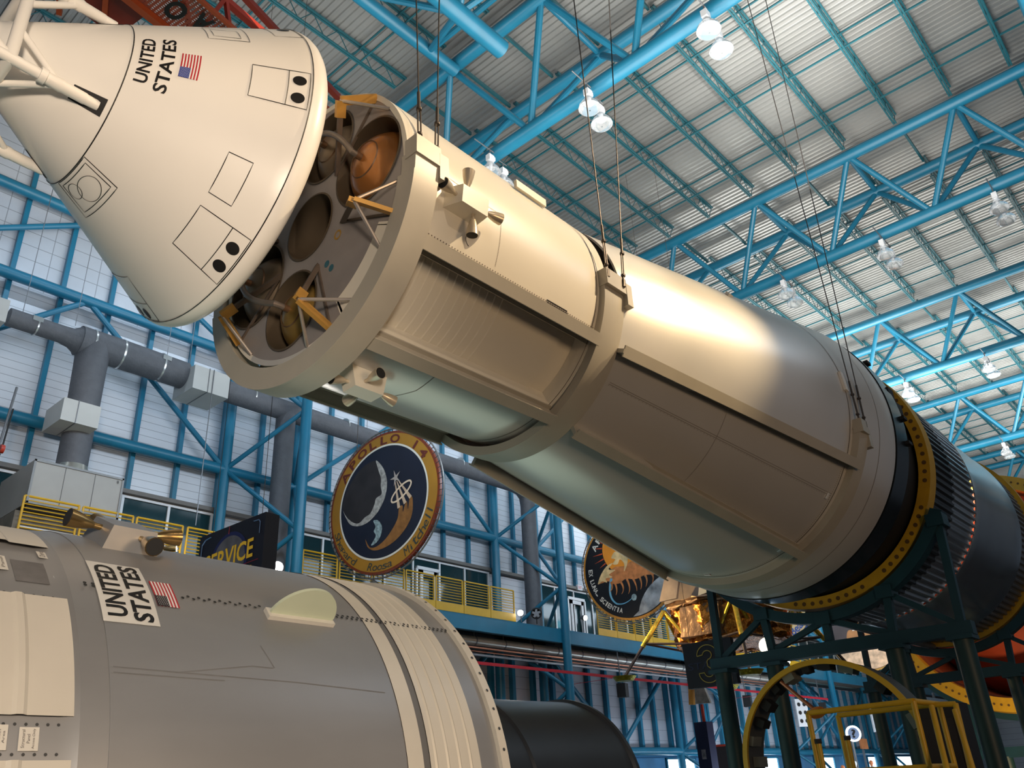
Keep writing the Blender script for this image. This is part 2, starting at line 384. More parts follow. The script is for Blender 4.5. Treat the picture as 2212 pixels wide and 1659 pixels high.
# ---------------------------------------------------------------- balcony
BX0, BX1 = 1.5, 80
mb = MB(); mb.box(((BX0+BX1)/2, 21.6, 5.52), (BX1-BX0, 2.6, .12)); struct(mb.build('floor_balcony', mat('balcony_deck', (.16, .14, .12), .7, 0, .3, 1.5)))
for i, (x0, x1) in enumerate(((1.5, 13.5), (13.8, 25.75), (26.05, 37.95), (38.25, 50.1), (50.5, 80))):
    m = MB(); m.box(((x0+x1)/2, 20.3, 5.33), (x1-x0, .03, .50)); m.box(((x0+x1)/2, 20.38, 5.56), (x1-x0, .2, .03)); m.box(((x0+x1)/2, 20.38, 5.09), (x1-x0, .2, .03))
    tag(m.build('balcony_beam', BLUE), 'blue steel edge beam of the balcony, %s stretch from the left' % ORD[i], 'beam')
m = MB(); m.tube((3, 20.85, 4.86), (44, 20.85, 4.86), .155, 16)
xx = 4
p = m.build('insulated_pipe', mat('silver_pipe_jacket', (.55, .53, .48), .35, .5, .15, 2)); tag(p, 'thick silver jacketed pipe slung under the balcony', 'pipe')
for i in range(26):
    m = MB(); xx = 5 + i*1.5; m.tube((xx, 20.85, 4.86), (xx+.06, 20.85, 4.86), .165, 16); m.tube((xx+.03, 20.85, 5.0), (xx+.03, 20.85, 5.47), .012, 6); m.build('hanger', GREYM, p)
for j, (yy, zz, rr, cc, nm) in enumerate(((20.8, 4.63, .035, COPPER, 'upper'), (21.0, 4.55, .03, COPPER, 'middle'), (20.95, 4.42, .05, GREYM, 'lower grey'))):
    m = MB(); m.tube((3, yy, zz), (44, yy, zz), rr, 10)
    tag(m.build('conduit', cc), '%s thin pipe running beneath the silver pipe under the balcony' % nm, 'pipe')
m = MB(); m.bar((8, 18, 3.57), (44, 18, 3.57), .03, .09)
for xx in (13.67, 25.87, 38.07): m.bar((xx, 18, 3.57), (xx, 19.98, 3.57), .012, .012)
tag(m.build('barrier_tape', mat('red_tape', (.55, .02, .04), .5, 0, .1, 3)), 'long red strip stretched level below the balcony', 'tape')
m = MB(); m.box((25, 21.8, 4.95), (45, 1.9, .08)); struct(m.build('trim_200', mat('soffit', (.10, .10, .10), .8, 0, .3, 1)))
def rail_panel(x0, x1, lab, y=20.3):
    t = thing('guard_rail', ((x0+x1)/2, y, 5.6), lab, 'railing', 'yellow railing panels on the balcony')
    for xx in (x0+.04, x1-.04):
        m = MB(); m.tube((xx, y, 5.6), (xx, y, 6.68), .028, 8); m.build('post', YEL, t)
    m = MB(); m.tube((x0+.04, y, 6.68), (x1-.04, y, 6.68), .028, 8); m.build('top_rail', YEL, t)
    for j in range(8):
        z = 5.94 + j*.092; m = MB(); m.tube((x0+.04, y, z), (x1-.04, y, z), .014, 6); m.build('rail_bar', YEL, t)
    m = MB(); m.box(((x0+x1)/2, y-.02, 5.72), (x1-x0, .02, .28)); m.build('toe_board', YEL, t)
for s0, cnt, nm in ((6.3, 3, 'below the grey air unit'), (10.3, 2, 'right of the air unit'), (13.9, 7, 'behind the gold-rimmed round emblem'), (28.1, 7, 'behind the black round horse emblem'), (39.0, 7, 'behind the foil lander')):
    for i in range(cnt): rail_panel(s0+i*1.32, s0+i*1.32+1.3, 'yellow balcony railing panel %s, %s from the left there' % (nm, ORD[i]))

# ---------------------------------------------------------------- roof trusses
HB, HT = 16.4, 19.0
TX = [13.95, 26.1, 38.3, 50.5, 62.7]
YT = [2.2 + 3.45*k for k in range(-2, 6)]
TNAME = ['nearest', 'second nearest', 'third', 'fourth', 'farthest']
for ti, xc in enumerate(TX):
    t = thing('roof_truss', (xc, 8, HB), 'blue triangular tube truss spanning the hall, the %s one' % TNAME[ti], 'roof truss', 'blue triangular roof trusses')
    for (xx, zz, rr) in ((xc-1.34, HT, .2), (xc+1.34, HT, .2), (xc, HB, .21)):
        m = MB(); m.tube((xx, -12, zz), (xx, 22.6, zz), rr, 18); m.build('chord', BLUE, t)
    for y in YT:
        if y < -2: continue
        m = MB(); m.tube((xc-1.34, y, HT), (xc+1.34, y, HT), .085, 10); m.build('cross_strut', BLUE, t)
        for sx in (-1.34, 1.34):
            for dy in (-1.72, 1.72):
                m = MB(); m.tube((xc+sx, y, HT), (xc, y+dy, HB), .095, 10); m.build('web', BLUE, t)
# open-web joists
def joist(x0, x1, y, label, src=None):
    if src: return dup(src[0], (x0-src[1], y-src[2], 0), label)
    t = thing('bar_joist', (x0, y, 18.95), label, 'roof joist', 'open-web joists under the roof deck')
    m = MB(); m.bar((x0+.1, y-.04, 19.62), (x1-.1, y-.04, 19.62), .05, .06); m.bar((x0+.1, y+.04, 19.62), (x1-.1, y+.04, 19.62), .05, .06); m.build('top_chord', JOIST, t)
    m = MB(); m.bar((x0+.5, y-.035, 18.98), (x1-.5, y-.035, 18.98), .045, .05); m.bar((x0+.5, y+.035, 18.98), (x1-.5, y+.035, 18.98), .045, .05); m.build('bottom_chord', JOIST, t)
    n = int((x1-x0-1)/.42); m = MB()
    pts = [(x0+.5+(x1-x0-1)*i/n, y, 18.98 if i % 2 == 0 else 19.6) for i in range(n+1)]; pts = [(x0+.12, y, 19.6)] + pts + [(x1-.12, y, 19.6)]
    for a, b in zip(pts, pts[1:]): m.tube(a, b, .014, 5, caps=False)
    m.build('lacing', JOIST, t); return t
spans = [(1.6+1.34, TX[0]-1.34, 'before the nearest truss')] + [(a+1.34, b-1.34, 'between the %s and %s trusses' % (TNAME[i], TNAME[i+1])) for i, (a, b) in enumerate(zip(TX, TX[1:]))]
sj = None
for x0, x1, nm in spans:
    w9 = x1-x0; src = None
    for kk in range(13):
        y = .45 + 1.72*(11-kk)
        lab = 'lattice joist %s from the long wall, %s' % (ORD[kk], nm)
        o = joist(x0, x0+9.5, y, lab, sj)
        if sj is None: sj = (o, x0, y)
for ti, xc in enumerate(TX):                                   # short joist pieces between the two top chords
    for kk in range(13):
        y = .45 + 1.72*(11-kk); m = MB(); m.bar((xc-1.2, y, 19.3), (xc+1.2, y, 19.3), .07, .12)
        tag(m.build('joist_stub', JOIST), 'short green-blue joist piece over the %s truss, %s from the long wall' % (TNAME[ti], ORD[kk]), 'roof joist', 'short joist pieces over the trusses')
kk = 300
for a, b in [(1.6, TX[0])] + list(zip(TX, TX[1:])):            # bridging rods
    for f in (.27, .5, .73):
        for z in (19.55, 19.0):
            xx = a+(b-a)*f; m = MB(); m.box((xx, 8, z), (.045, 29, .045)); struct(m.build('trim_%d' % kk, JOIST)); kk += 1
# longitudinal members
t = thing('longitudinal_truss', (5, 9.9, 17), 'blue truss along the hall with an open cut-off pipe end, top centre', 'roof truss')
m = MB(); m.tube((-3, 9.85, 17.0), (11.75, 9.85, 17.0), .24, 18); m.build('chord', BLUE, t)
for yy in (12.3, 7.5):
    m = MB(); m.tube((-3, yy, HT-.3), (TX[0]-1.4, yy, HT-.3), .19, 16); m.build('chord', BLUE, t)
for i in range(5):
    for yy in (12.3, 7.5):
        for dx in (-1.35, 1.35):
            xx = 10.2 - i*2.7; m = MB(); m.tube((xx, 9.85, 17.0), (xx+dx, yy, HT-.3), .09, 10); m.build('web', BLUE, t)
    m = MB(); m.tube((11.55-i*2.7, 12.3, HT-.3), (11.55-i*2.7, 7.5, HT-.3), .09, 10); m.build('cross_strut', BLUE, t)
t = thing('longitudinal_truss', (25, -.9, 15.5), 'heavy dark blue truss along the hall at the top right corner', 'roof truss')
for zz in (18.3, 15.6):
    m = MB(); m.tube((12.6, -.62, zz), (24.9, -.62, zz), .33, 18); m.build('chord', BLUE, t)
for i in range(5):
    m = MB(); m.tube((13+i*2.4, -.62, 15.6), (14.2+i*2.4, -.62, 18.3), .13, 10); m.build('web', BLUE, t)
    m = MB(); m.tube((14.2+i*2.4, -.62, 18.3), (15.4+i*2.4, -.62, 15.6), .13, 10); m.build('web', BLUE, t)

# ---------------------------------------------------------------- high-bay lamps
def lamp(pos, lab):
    x, y, z = pos
    t = thing('high_bay_lamp', (x, y, z-.55), lab, 'lamp', 'clear-glass high bay lamps under the trusses')
    A = Axis((x, y, z)); 
    class V:                                         # vertical axis, s downwards
        def P(s, sx, ph, r): a = math.radians(ph); return Vector((x+r*math.cos(a), y+r*math.sin(a), z-sx))
    m = MB(); m.box((x, y, z-.02), (.20, .15, .20)); m.box((x+.13, y, z+.02), (.07, .10, .12)); m.build('ballast_box', WPL, t)
    m = MB(); m.lathe(V(), [(.10, .06), (.16, .05), (.2, .11), (.27, .13)], n=20); m.build('neck', WPL, t)
    m = MB(); m.lathe(V(), [(.22, .07), (.27, .13), (.36, .21), (.46, .27), (.53, .285), (.57, .25), (.60, .12), (.605, .02)], n=28); m.build('glass_globe', GLAMP, t)
    m = MB(); m.tube((x, y, z-.2), (x, y, z-.4), .04, 10); m.build('bulb', WPL, t)
    m = MB(); m.tube((x, y, z+.05), (x, y, z+.30), .02, 6); m.tube((x-.62, y, z+.30), (x+.16, y, z+.30), .018, 6); m.build('hook', GREYM, t)
    return t
l0 = lamp((13.6, 8.62, 15.98), 'clear glass lamp under the nearest truss, left one of the middle pair')
def lampat(p, lab): return dup(l0, Vector(p)-Vector((13.6, 8.62, 15.98)), lab)
lampat((14.25, 8.72, 15.95), 'clear glass lamp under the nearest truss, right one of the middle pair')
lampat((13.6, 5.2, 15.98), 'clear glass lamp under the nearest truss, left one of the pair nearest the top edge'); lampat((14.3, 5.27, 15.95), 'clear glass lamp under the nearest truss, right one of the pair nearest the top edge')
lampat((13.6, 12.05, 15.98), 'clear glass lamp just over the white hull, left one of its pair'); lampat((14.25, 12.15, 15.95), 'clear glass lamp just over the white hull, right one of its pair')
lampat((25.75, 9.1, 15.95), 'clear glass lamp on the second truss, left one of the pair nearest the hull'); lampat((26.45, 9.1, 15.92), 'clear glass lamp on the second truss, right one of the pair nearest the hull')
lampat((25.85, 5.62, 15.95), 'clear glass lamp on the second truss, left one of the middle pair'); lampat((26.6, 5.6, 15.92), 'clear glass lamp on the second truss, right one of the middle pair')
lampat((25.9, 2.15, 15.95), 'clear glass lamp on the second truss, left one of the pair nearest the right edge'); lampat((26.65, 2.15, 15.92), 'clear glass lamp on the second truss, right one of the pair nearest the right edge')
lampat((38.0, 9.0, 15.95), 'clear glass lamp on the third truss beside the yellow ring, left of its pair'); lampat((38.7, 9.0, 15.92), 'clear glass lamp on the third truss beside the yellow ring, right of its pair')
lampat((38.0, 5.6, 15.95), 'clear glass lamp on the third truss, left of the pair nearer the right edge'); lampat((38.7, 5.6, 15.92), 'clear glass lamp on the third truss, right of the pair nearer the right edge')
lampat((50.2, 7.9, 15.95), 'clear glass lamp on the fourth truss just above the silver stage, left of its pair'); lampat((50.9, 7.9, 15.92), 'clear glass lamp on the fourth truss just above the silver stage, right of its pair')
# ================================================================ command module
AC = Axis((3.795, 7.742, 6.902), .014, -.022)
KC = .642; SC0, RC0 = -.1026, 1.9199
RCM = lambda s: RC0 - (SC0 - s)*KC
cmod = thing('command_module', (2.6, 7.742, 4.95), 'white conical crew capsule hanging at the upper left, nose to the left', 'spacecraft')
prof = [(-3.02, .06), (-3.0, .18), (-2.85, RCM(-2.85)-.03)] + [(-2.8+.1*i, RCM(-2.8+.1*i)) for i in range(27)]
aa = math.atan(KC)
for i in range(9):
    th = PI/2 + aa - (PI/2 + aa + .35)*i/8; prof.append((.19*math.cos(th), 1.76+.19*math.sin(th)))
prof = [p for p in prof if p[0] <= SC0 or p[1] > 1.6]
prof += [(.26, 1.5), (.33, 1.1), (.38, .6), (.40, 0.01)]
mb = MB(); mb.lathe(AC, prof, n=128); body = mb.build('capsule_shell', WHITE, cmod, smooth=50)
def outline(name, ptsl, m=BLACK, w=.010, A=AC, R=RCM, par=cmod, close=True, off=.004):
    mb = MB()
    for p in ptsl: line_on(mb, A, R, p, w, close, off)
    return mb.build(name, m, par, smooth=0, recalc=False)
ring = lambda s, n=72: [(s, -180+360*i/n) for i in range(n)]
outline('seam_line', [ring(-1.605)], w=.013); outline('seam_line', [ring(-.085)], w=.013)
outline('hatch_outline', [[(-.62, 7.3), (-.11, 6.9), (-.11, -8.9), (-.62, -8.7)]]); outline('hatch_outline', [[(-.30, 6.9), (-.30, -8.7)]], close=False)
outline('panel_outline', [[(-.61, -32.8), (-.39, -32.9), (-.39, -49.4), (-.61, -49.4)]])
outline('hatch_outline', [[(-.61, -55.2), (-.10, -55.2), (-.10, -74.6), (-.61, -74.6)]]); outline('hatch_outline', [[(-.285, -55.3), (-.285, -74.5)]], close=False)
outline('hatch_outline', [[(-.61, -92.5-18.5), (-.10, -112.2), (-.10, -131.5), (-.61, -131.5)]]); outline('hatch_outline', [[(-.30, -112.), (-.30, -131.5)]], close=False)
outline('window_outline', [[(-1.595, -72.8), (-1.24, -73.2), (-1.24, -107.9), (-1.595, -108.8)], [(-1.56, -75.5), (-1.285, -75.5), (-1.285, -105.0), (-1.56, -105.8)]])
def ell(s, p, a, b, n=40): return [(s+a*math.cos(2*PI*i/n), p+b*math.sin(2*PI*i/n)) for i in range(n)]
outline('window_outline', [ell(-1.405, -87.5, .105, 9.3), ell(-1.465, -98.6, .07, 5.6)], w=.008)
outline('window_outline', [[(-.985, 42.6), (-.985, 24.6), (-.625, 23.6), (-.625, 41.6)], [(-.93, 38.2), (-.93, 28.1), (-.695, 26.4), (-.695, 36.4)]], w=.008)
outline('hatch_outline', [[(-.36, 52), (-.36, 32), (-.1, 31.5), (-.1, 52)]], w=.008)
for (s, p) in ((-.205, 2.6), (-.205, -5.0), (-.19, -61.0), (-.19, -68.8), (-.18, -119.0), (-.18, -126.5), (-.2, 43)):
    mb = MB(); disc_on(mb, AC, RCM, s, p, .062, .005, ry=.070); mb.build('thruster_port', BLACK, cmod, smooth=0, recalc=False)
mb = MB()
def cmtext(mb, txt, sb, st, p0, p1, A=AC, R=RCM, bold=.02, off=.006):
    text_map(mb, txt, lambda u, v: A.P(sb+(st-sb)*v, p0+(p1-p0)*u, R(sb+(st-sb)*v)+off), bold)
cmtext(mb, 'UNITED', -1.43, -1.54, -17.2, 17.6); mb.build('lettering', BLACK, cmod, smooth=0, recalc=False)
mb = MB(); cmtext(mb, 'STATES', -1.262, -1.375, -19.5, 18.8); mb.build('lettering', BLACK, cmod, smooth=0, recalc=False)
FR = mat('flag_red', (.42, .02, .03), .5, 0, 0); FW = mat('flag_white', (.75, .74, .72), .5, 0, 0); FB = mat('flag_blue', (.03, .06, .28), .5, 0, 0)
def flag(A, R, s0, s1, p0, p1, par, blue, star, off=.006):
    """flag rotated a quarter turn: stripes run along phi, union at the low-phi, low-s corner"""
    mb = MB(); ds = (s1-s0)/13; pc = p0+(p1-p0)*.40
    for i in range(13):
        mb.mi = i % 2; rect_on(mb, A, R, s0+ds*i, s0+ds*(i+1), p0, p1, off, 1, 4)
    mb.mi = 2; rect_on(mb, A, R, s0, s0+ds*7, p0, pc, off+.002, 1, 3)
    mb.mi = 1
    for i in range(9):
        for j in range(6 if i % 2 == 0 else 5):
            pp = p0+(pc-p0)*(i+1)/10; ss = s0+ds*7*((j+(.7 if i % 2 == 0 else 1.2))/6.4); disc_on(mb, A, R, ss, pp, ds*.22, off+.004, 6)
    return mb.build('flag', [FR, FW, blue], par, smooth=0, recalc=False)
flag(AC, RCM, -1.21, -1.05, -7.6, 8.0, cmod, FB, FW)
for ph in (-40.5, 49.5, 139.5, -130.5):                      # slots for the tower legs
    mb = MB(); pts = [(-1.90, ph-4.5), (-1.66, ph-4.5), (-1.66, ph+5.5), (-1.90, ph+4.5)]
    rect_on(mb, AC, RCM, -1.94, -1.655, ph-5.6, ph+6.4, .004, 3, 3); mb.build('leg_well', DARK, cmod, smooth=0, recalc=False)

# escape tower: four tubular legs with sleeves and braces
tw = thing('escape_tower', (1.0, 8.3, 5.2), 'white tubular tower frame straddling the nose of the crew capsule', 'spacecraft tower')
def legpt(ph, s): r = RCM(-1.72) - .02 + (-1.72 - s)*(.0); return AC.P(s, ph, r + (.11 if s < -1.9 else 0.0))
LEG = {}
for ph in (-40.5, 49.5, 139.5, -130.5):
    a = AC.P(-1.70, ph, RCM(-1.70)-.03); b = AC.P(-5.2, ph, .80); LEG[ph] = (a, b); d = (b-a).normalized()
    mb = MB(); mb.tube(a, b, .055, 14); mb.build('leg', WHITE, tw)
    mb = MB(); mb.path([a, a+d*.10, a+d*.13, a+d*.34, a+d*.36, a+d*.50], [.03, .05, .060, .062, .070, .062], 14); mb.tube(a+d*.50, a+d*.56, .080, 14); mb.build('sleeve', WHITE, tw)
phs = [-40.5, 49.5, 139.5, -130.5]
for i in range(4):
    p, q = LEG[phs[i]], LEG[phs[(i+1) % 4]]
    L = lambda X, t: X[0] + (X[1]-X[0])*t
    S0, S1 = L(p, .235), L(q, .235)
    mb = MB(); mb.tube(S0, S1, .058, 14); mb.build('ring_strut', WHITE, tw)
    mb = MB(); mb.tube(L(p, .106), S0+(S1-S0)*.36, .034, 12); mb.build('brace', WHITE, tw)
    mb = MB(); mb.tube(L(q, .106), S0+(S1-S0)*.66, .034, 12); mb.build('brace', WHITE, tw)
    mb = MB(); mb.tube(S0, L(q, .62), .04, 12); mb.build('brace', WHITE, tw)
    mb = MB(); mb.tube(L(p, .62), L(q, .62), .045, 12); mb.build('ring_strut', WHITE, tw)

# ================================================================ upper service module
AU = Axis((0, 7.35, 6.49)); RU = lambda s: 1.83
sm = thing('service_module', (6.7, 7.4, 4.5), 'cream cylinder module hung open-ended behind the crew capsule, tanks showing', 'spacecraft')
def closed(A, s0, s1, ri, ro): return [(s0, ri), (s0, ro), (s1, ro), (s1, ri)]
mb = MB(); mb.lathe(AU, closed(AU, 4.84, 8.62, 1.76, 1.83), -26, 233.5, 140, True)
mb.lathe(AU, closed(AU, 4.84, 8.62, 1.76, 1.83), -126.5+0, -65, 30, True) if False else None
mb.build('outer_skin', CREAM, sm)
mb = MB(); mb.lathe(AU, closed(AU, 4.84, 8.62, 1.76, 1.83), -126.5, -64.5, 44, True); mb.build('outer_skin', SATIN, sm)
# recessed ribbed bay between the two rails facing the camera
pr_ = []
s = 4.9
pr_.append((4.84, 1.57))
for i in range(14):
    x0 = 5.12 + i*.135; pr_ += [(x0, 1.57), (x0+.01, 1.582), (x0+.028, 1.582), (x0+.038, 1.57)]
pr_ += [(8.1, 1.57), (8.12, 1.53), (8.62, 1.53)]
mb = MB(); mb.lathe(AU, pr_, -65, -27, 40); mb.build('inner_bay_panel', CREAM, sm, smooth=20)
mb = MB(); mb.lathe(AU, closed(AU, 4.84, 4.95, 1.5, 1.83), -65, -27, 30, True); mb.build('bay_frame', CREAM, sm)
mb = MB(); mb.lathe(AU, closed(AU, 8.42, 8.62, 1.5, 1.83), -65, -27, 30, True); mb.build('bay_frame', CREAM, sm)
for pa in (-65.6, -27.4):
    mb = MB(); mb.lathe(AU, closed(AU, 4.84, 8.62, 1.5, 1.83), pa, pa+1.6, 2, True); mb.build('bay_side_wall', CREAM, sm)
# front bulkhead with four round tank openings and a centre well
BH = mat('bulkhead_grey_paint', (.30, .28, .28), .45, .2, .1, 2)
holes = [(18, 1.17, .585), (-104, 1.13, .51), (198, 1.17, .585), (76, 1.15, .51), (0, 0, .45)]
def uv(ph, r): return (math.cos(math.radians(ph))*r, math.sin(math.radians(ph))*r)
def PU(x, a, b): return AU.o + AU.a*x + AU.e1*a + AU.e2*b
def tri_plate():
    import bmesh
    bm = bmesh.new(); 
    def loop(cx, cy, r, n): 
        vs = [bm.verts.new((cx+r*math.cos(2*PI*i/n), cy+r*math.sin(2*PI*i/n), 0)) for i in range(n)]
        return [bm.edges.new((vs[i], vs[(i+1) % n])) for i in range(n)]
    E_ = loop(0, 0, 1.80, 96)
    for ph, r, R in holes: c = uv(ph, r); E_ += loop(c[0], c[1], R, 40)
    bmesh.ops.triangle_fill(bm, use_beauty=True, use_dissolve=False, edges=E_)
    keep = []
    for f in list(bm.faces):
        c = f.calc_center_median()
        if any((c.x-uv(p, r)[0])**2 + (c.y-uv(p, r)[1])**2 < (R*.985)**2 for p, r, R in holes): bm.faces.remove(f)
    bm.verts.index_update(); vs = [tuple(v.co) for v in bm.verts]; fs = [tuple(v.index for v in f.verts) for f in bm.faces]; bm.free(); return vs, fs
vs, fs = tri_plate(); mb = MB(); mb.add([PU(4.85, v[0], v[1]) for v in vs], fs)
mb.add([PU(4.875, v[0], v[1]) for v in vs], fs); bulk = mb.build('forward_bulkhead', BH, sm, smooth=0, recalc=False)
for ph, r, R in holes:
    c = uv(ph, r); A2 = Axis(PU(0, c[0], c[1]))
    mb = MB(); mb.lathe(A2, [(4.835, R+.02), (4.83, R-.005), (5.5 if r else 6.5, R-.02)], n=48); mb.build('opening_rim', mat('dark_rim', (.10, .075, .05), .5, .3, .1, 4), bulk)
mb = MB(); mb.lathe(AU, [(5.95, 1.5), (5.95, .01)], n=64); mb.build('inner_deck', DARK, sm)
TK = {18: mat('bronze_tank', (.42, .17, .045), .28, .55, .1, 2, coat=.4), -104: mat('olive_bronze_tank', (.30, .19, .05), .3, .5, .1, 2), 198: mat('grey_bronze_tank', (.22, .17, .12), .35, .5, .1, 2), 76: mat('grey_bronze_tank', (.22, .17, .12), .35)}
for ph, r, R in holes[:4]:
    c = uv(ph, r); A2 = Axis(PU(0, c[0], c[1])); rr = R*.94; x0 = 5.27
    mb = MB(); mb.lathe(A2, [(x0-rr*math.cos(t*PI/2/14)*.98, max(.001, rr*math.sin(t*PI/2/14))) for t in range(15)] + [(x0+.4, rr)], n=56)
    tk = mb.build('tank_dome', TK[ph], sm, smooth=60)
    A3 = Axis(PU(0, c[0], c[1])); mb = MB(); q = rr*.44; xr = x0-rr*math.cos(math.asin(.44))*.98
    mb.lathe(A3, [(xr-.006, q-.008), (xr-.012, q), (xr+.01, q+.01)], n=40); mb.tube(PU(x0-rr-.06, c[0], c[1]), PU(x0-rr+.05, c[0], c[1]), .045, 12); mb.build('tank_port', mat('port_brown', (.16, .09, .05), .45, .4, .1, 4), tk)
PIPE = mat('grey_brown_pipe', (.20, .17, .15), .4, .5, .1, 6)
def curve_pipe(pts, r): mb = MB(); mb.path(pts, r, 10); mb.build('feed_pipe', PIPE, sm)
def qb(a, b, c, n=12): return [a*(1-t)**2 + b*2*t*(1-t) + c*t*t for t in [i/n for i in range(n+1)]]
c1 = uv(18, 1.17); c2 = uv(76, 1.15); c3 = uv(-104, 1.13); c4 = uv(198, 1.17)
def joinp(A_, B_): 
    P0 = PU(4.86, *A_); P3 = PU(4.86, *B_); M_ = (P0+P3)/2; out = (M_-PU(4.86, 0, 0)).normalized()
    return [P0, P0+Vector((-.18, 0, 0))] + qb(P0+Vector((-.25, 0, 0)), M_+Vector((-.36, 0, 0))+out*.22, P3+Vector((-.25, 0, 0))) + [P3+Vector((-.18, 0, 0)), P3]
curve_pipe(joinp(c1, c2), .038); curve_pipe(joinp(c3, c4), .038)
GOLDP = mat('golden_bracket', (.55, .30, .07), .38, .4, .12, 5)
for ph in (-23, 46, -72, -142, 112, 168):
    tip = PU(4.45, *uv(ph, 1.52)); rim = PU(4.84, *uv(ph, 1.78)); inn = PU(4.85, *uv(ph, .72))
    mb = MB(); mb.bar(tip, rim, .05, .11, (1, 0, 0)); mb.bar(tip, tip+(inn-tip)*.22, .06, .12, (1, 0, 0)); br = mb.build('support_bracket', GOLDP, sm)
    mb = MB(); mb.bar(tip, inn, .045, .06, (1, 0, 0)); mb.bar(PU(4.84, *uv(ph, .72)), PU(4.84, *uv(ph, 1.76)), .03, .03, (1, 0, 0)); mb.build('radial_beam', mat('brown_beam', (.12, .09, .07), .5, .3, .1, 5), br)
    for dp in (-14, 14):
        mb = MB(); mb.tube(tip, PU(4.84, *uv(ph+dp, 1.76)), .022, 8); mb.build('strut', mat('strut_metal', (.55, .48, .42), .3, .7, .1, 6), br)
for (ph, r, m_) in ((-36, .72, (.35, .20, .03)), (-62, .85, (.03, .12, .17)), (-60, .98, (.03, .12, .17))):
    c = uv(ph, r); A2 = Axis(PU(0, *c)); mb = MB(); mb.lathe(A2, [(4.846, .045), (4.846, .07)] if m_[0] > .1 else [(4.846, .001), (4.846, .05)], n=8); mb.build('paint_mark', mat('mark_%s' % ('gold' if m_[0] > .1 else 'teal'), m_, .5), sm, smooth=0)
# dotted rivet lines, round access marks, small vents
def dots(A, R, pts, par, r=.011, name='rivet_row', m=None, off=.004):
    mb = MB()
    for s, p in pts: disc_on(mb, A, R, s, p, r, off, 8)
    mb.build(name, m or mat('rivet_brown', (.14, .11, .09), .5), par, smooth=0, recalc=False)
dots(AU, RU, [(4.98+i*.046, -24.2) for i in range(75)], sm, .009)
dots(AU, RU, [(6.38, -.4-i*.62) for i in range(36)], sm, .006)
outline('service_line', [[(5.18, 2.6), (6.1, 0.4), (6.34, .2), (6.38, -1.5)]], w=.006, A=AU, R=RU, par=sm, close=False)
outline('access_mark', [[(5.18+.10*math.cos(t), -13.5+3.2*math.sin(t)) for t in [PI*.55+i*PI/14*1.1 for i in range(12)]]], w=.008, A=AU, R=RU, par=sm, close=False)
outline('access_mark', [[(5.93+.10*math.cos(t), -17.5+3.2*math.sin(t)) for t in [PI*.55+i*PI/14*1.1 for i in range(12)]]], w=.008, A=AU, R=RU, par=sm, close=False)
outline('panel_seam', [ring(8.36, 90)[8:]], w=.012, A=AU, R=RU, par=sm, close=False, m=mat('rivet_brown', (.14, .11, .09), .5))
outline('vent_slot', [[(7.38, -23.6), (7.80, -23.6), (7.82, -24.6), (7.40, -24.6)]], w=.018, A=AU, R=RU, par=sm)
outline('vent_slot', [[(7.34, -70), (7.74, -70.0), (7.74, -71.2), (7.34, -71.2)]], w=.018, A=AU, R=RU, par=sm, m=mat('vent_tan', (.5, .36, .22), .5))
outline('panel_seam', [[(5.2, -67.2), (8.3, -67.2)], [(6.45, -67.5), (6.45, -84), (6.3, -96), (6.1, -104)]], w=.009, A=AU, R=RU, par=sm, close=False, m=mat('rivet_brown', (.14, .11, .09), .5))
mb = MB(); mb.box(AU.P(7.25, 30, 1.89), (.62, .05, .12)); mb.build('antenna_plate', CREAM, sm)
# thruster quads
def quad(A, R, s, ph, par, m, L=.27, Wd=.13, H=.26, nz=.20, nr=.075, mn=None):
    def Q(x, y, z): # x along s, y along phi (metres), z radial
        r = R(s)+z; return A.P(s+x, ph+math.degrees(y/R(s)), r)
    mb = MB(); t = .78
    vs = [Q(sx*L*k, sy*Wd*k, z) for z, k in ((-.02, 1), (H, t)) for sx, sy in ((-1, -1), (1, -1), (1, 1), (-1, 1))]
    mb.add(vs, [(0, 1, 2, 3), (4, 7, 6, 5)] + [(i, (i+1) % 4, 4+(i+1) % 4, 4+i) for i in range(4)]); q = mb.build('thruster_quad', m, par, smooth=0)
    for (a, b) in (((-L*.8, 0), (-1, 0)), ((L*.8, 0), (1, 0)), ((L*.25, -Wd*.8), (0, -1)), ((-L*.25, Wd*.8), (0, 1))):
        p0 = Q(a[0], a[1], H*.62); p1 = Q(a[0]+b[0]*.06, a[1]+b[1]*.06, H*.66); p2 = Q(a[0]+b[0]*(.06+nz), a[1]+b[1]*(.06+nz), H*.80)
        d = (p2-p1); mb = MB(); mb.tube(p0, p1, nr*.32, 10)
        mb.path([p1, p1+d*.25, p1+d*.6, p2], [nr*.35, nr*.62, nr*.86, nr], 20); nzz = mb.build('nozzle', mn or m, q, smooth=50)
        mb = MB(); dn = d.normalized(); mb.tube(p2-dn*.01, p2+dn*.003, nr*.90, 20); mb.build('nozzle_mouth', DARK, nzz)
    return q
QN = mat('tan_nozzle', (.62, .54, .42), .28, .45, .06, 5)
for ph in (-8, -87, 82, 172): quad(AU, RU, 5.68, ph, sm, CREAM, mn=QN)

AU = Axis((0, 7.4, 6.43))
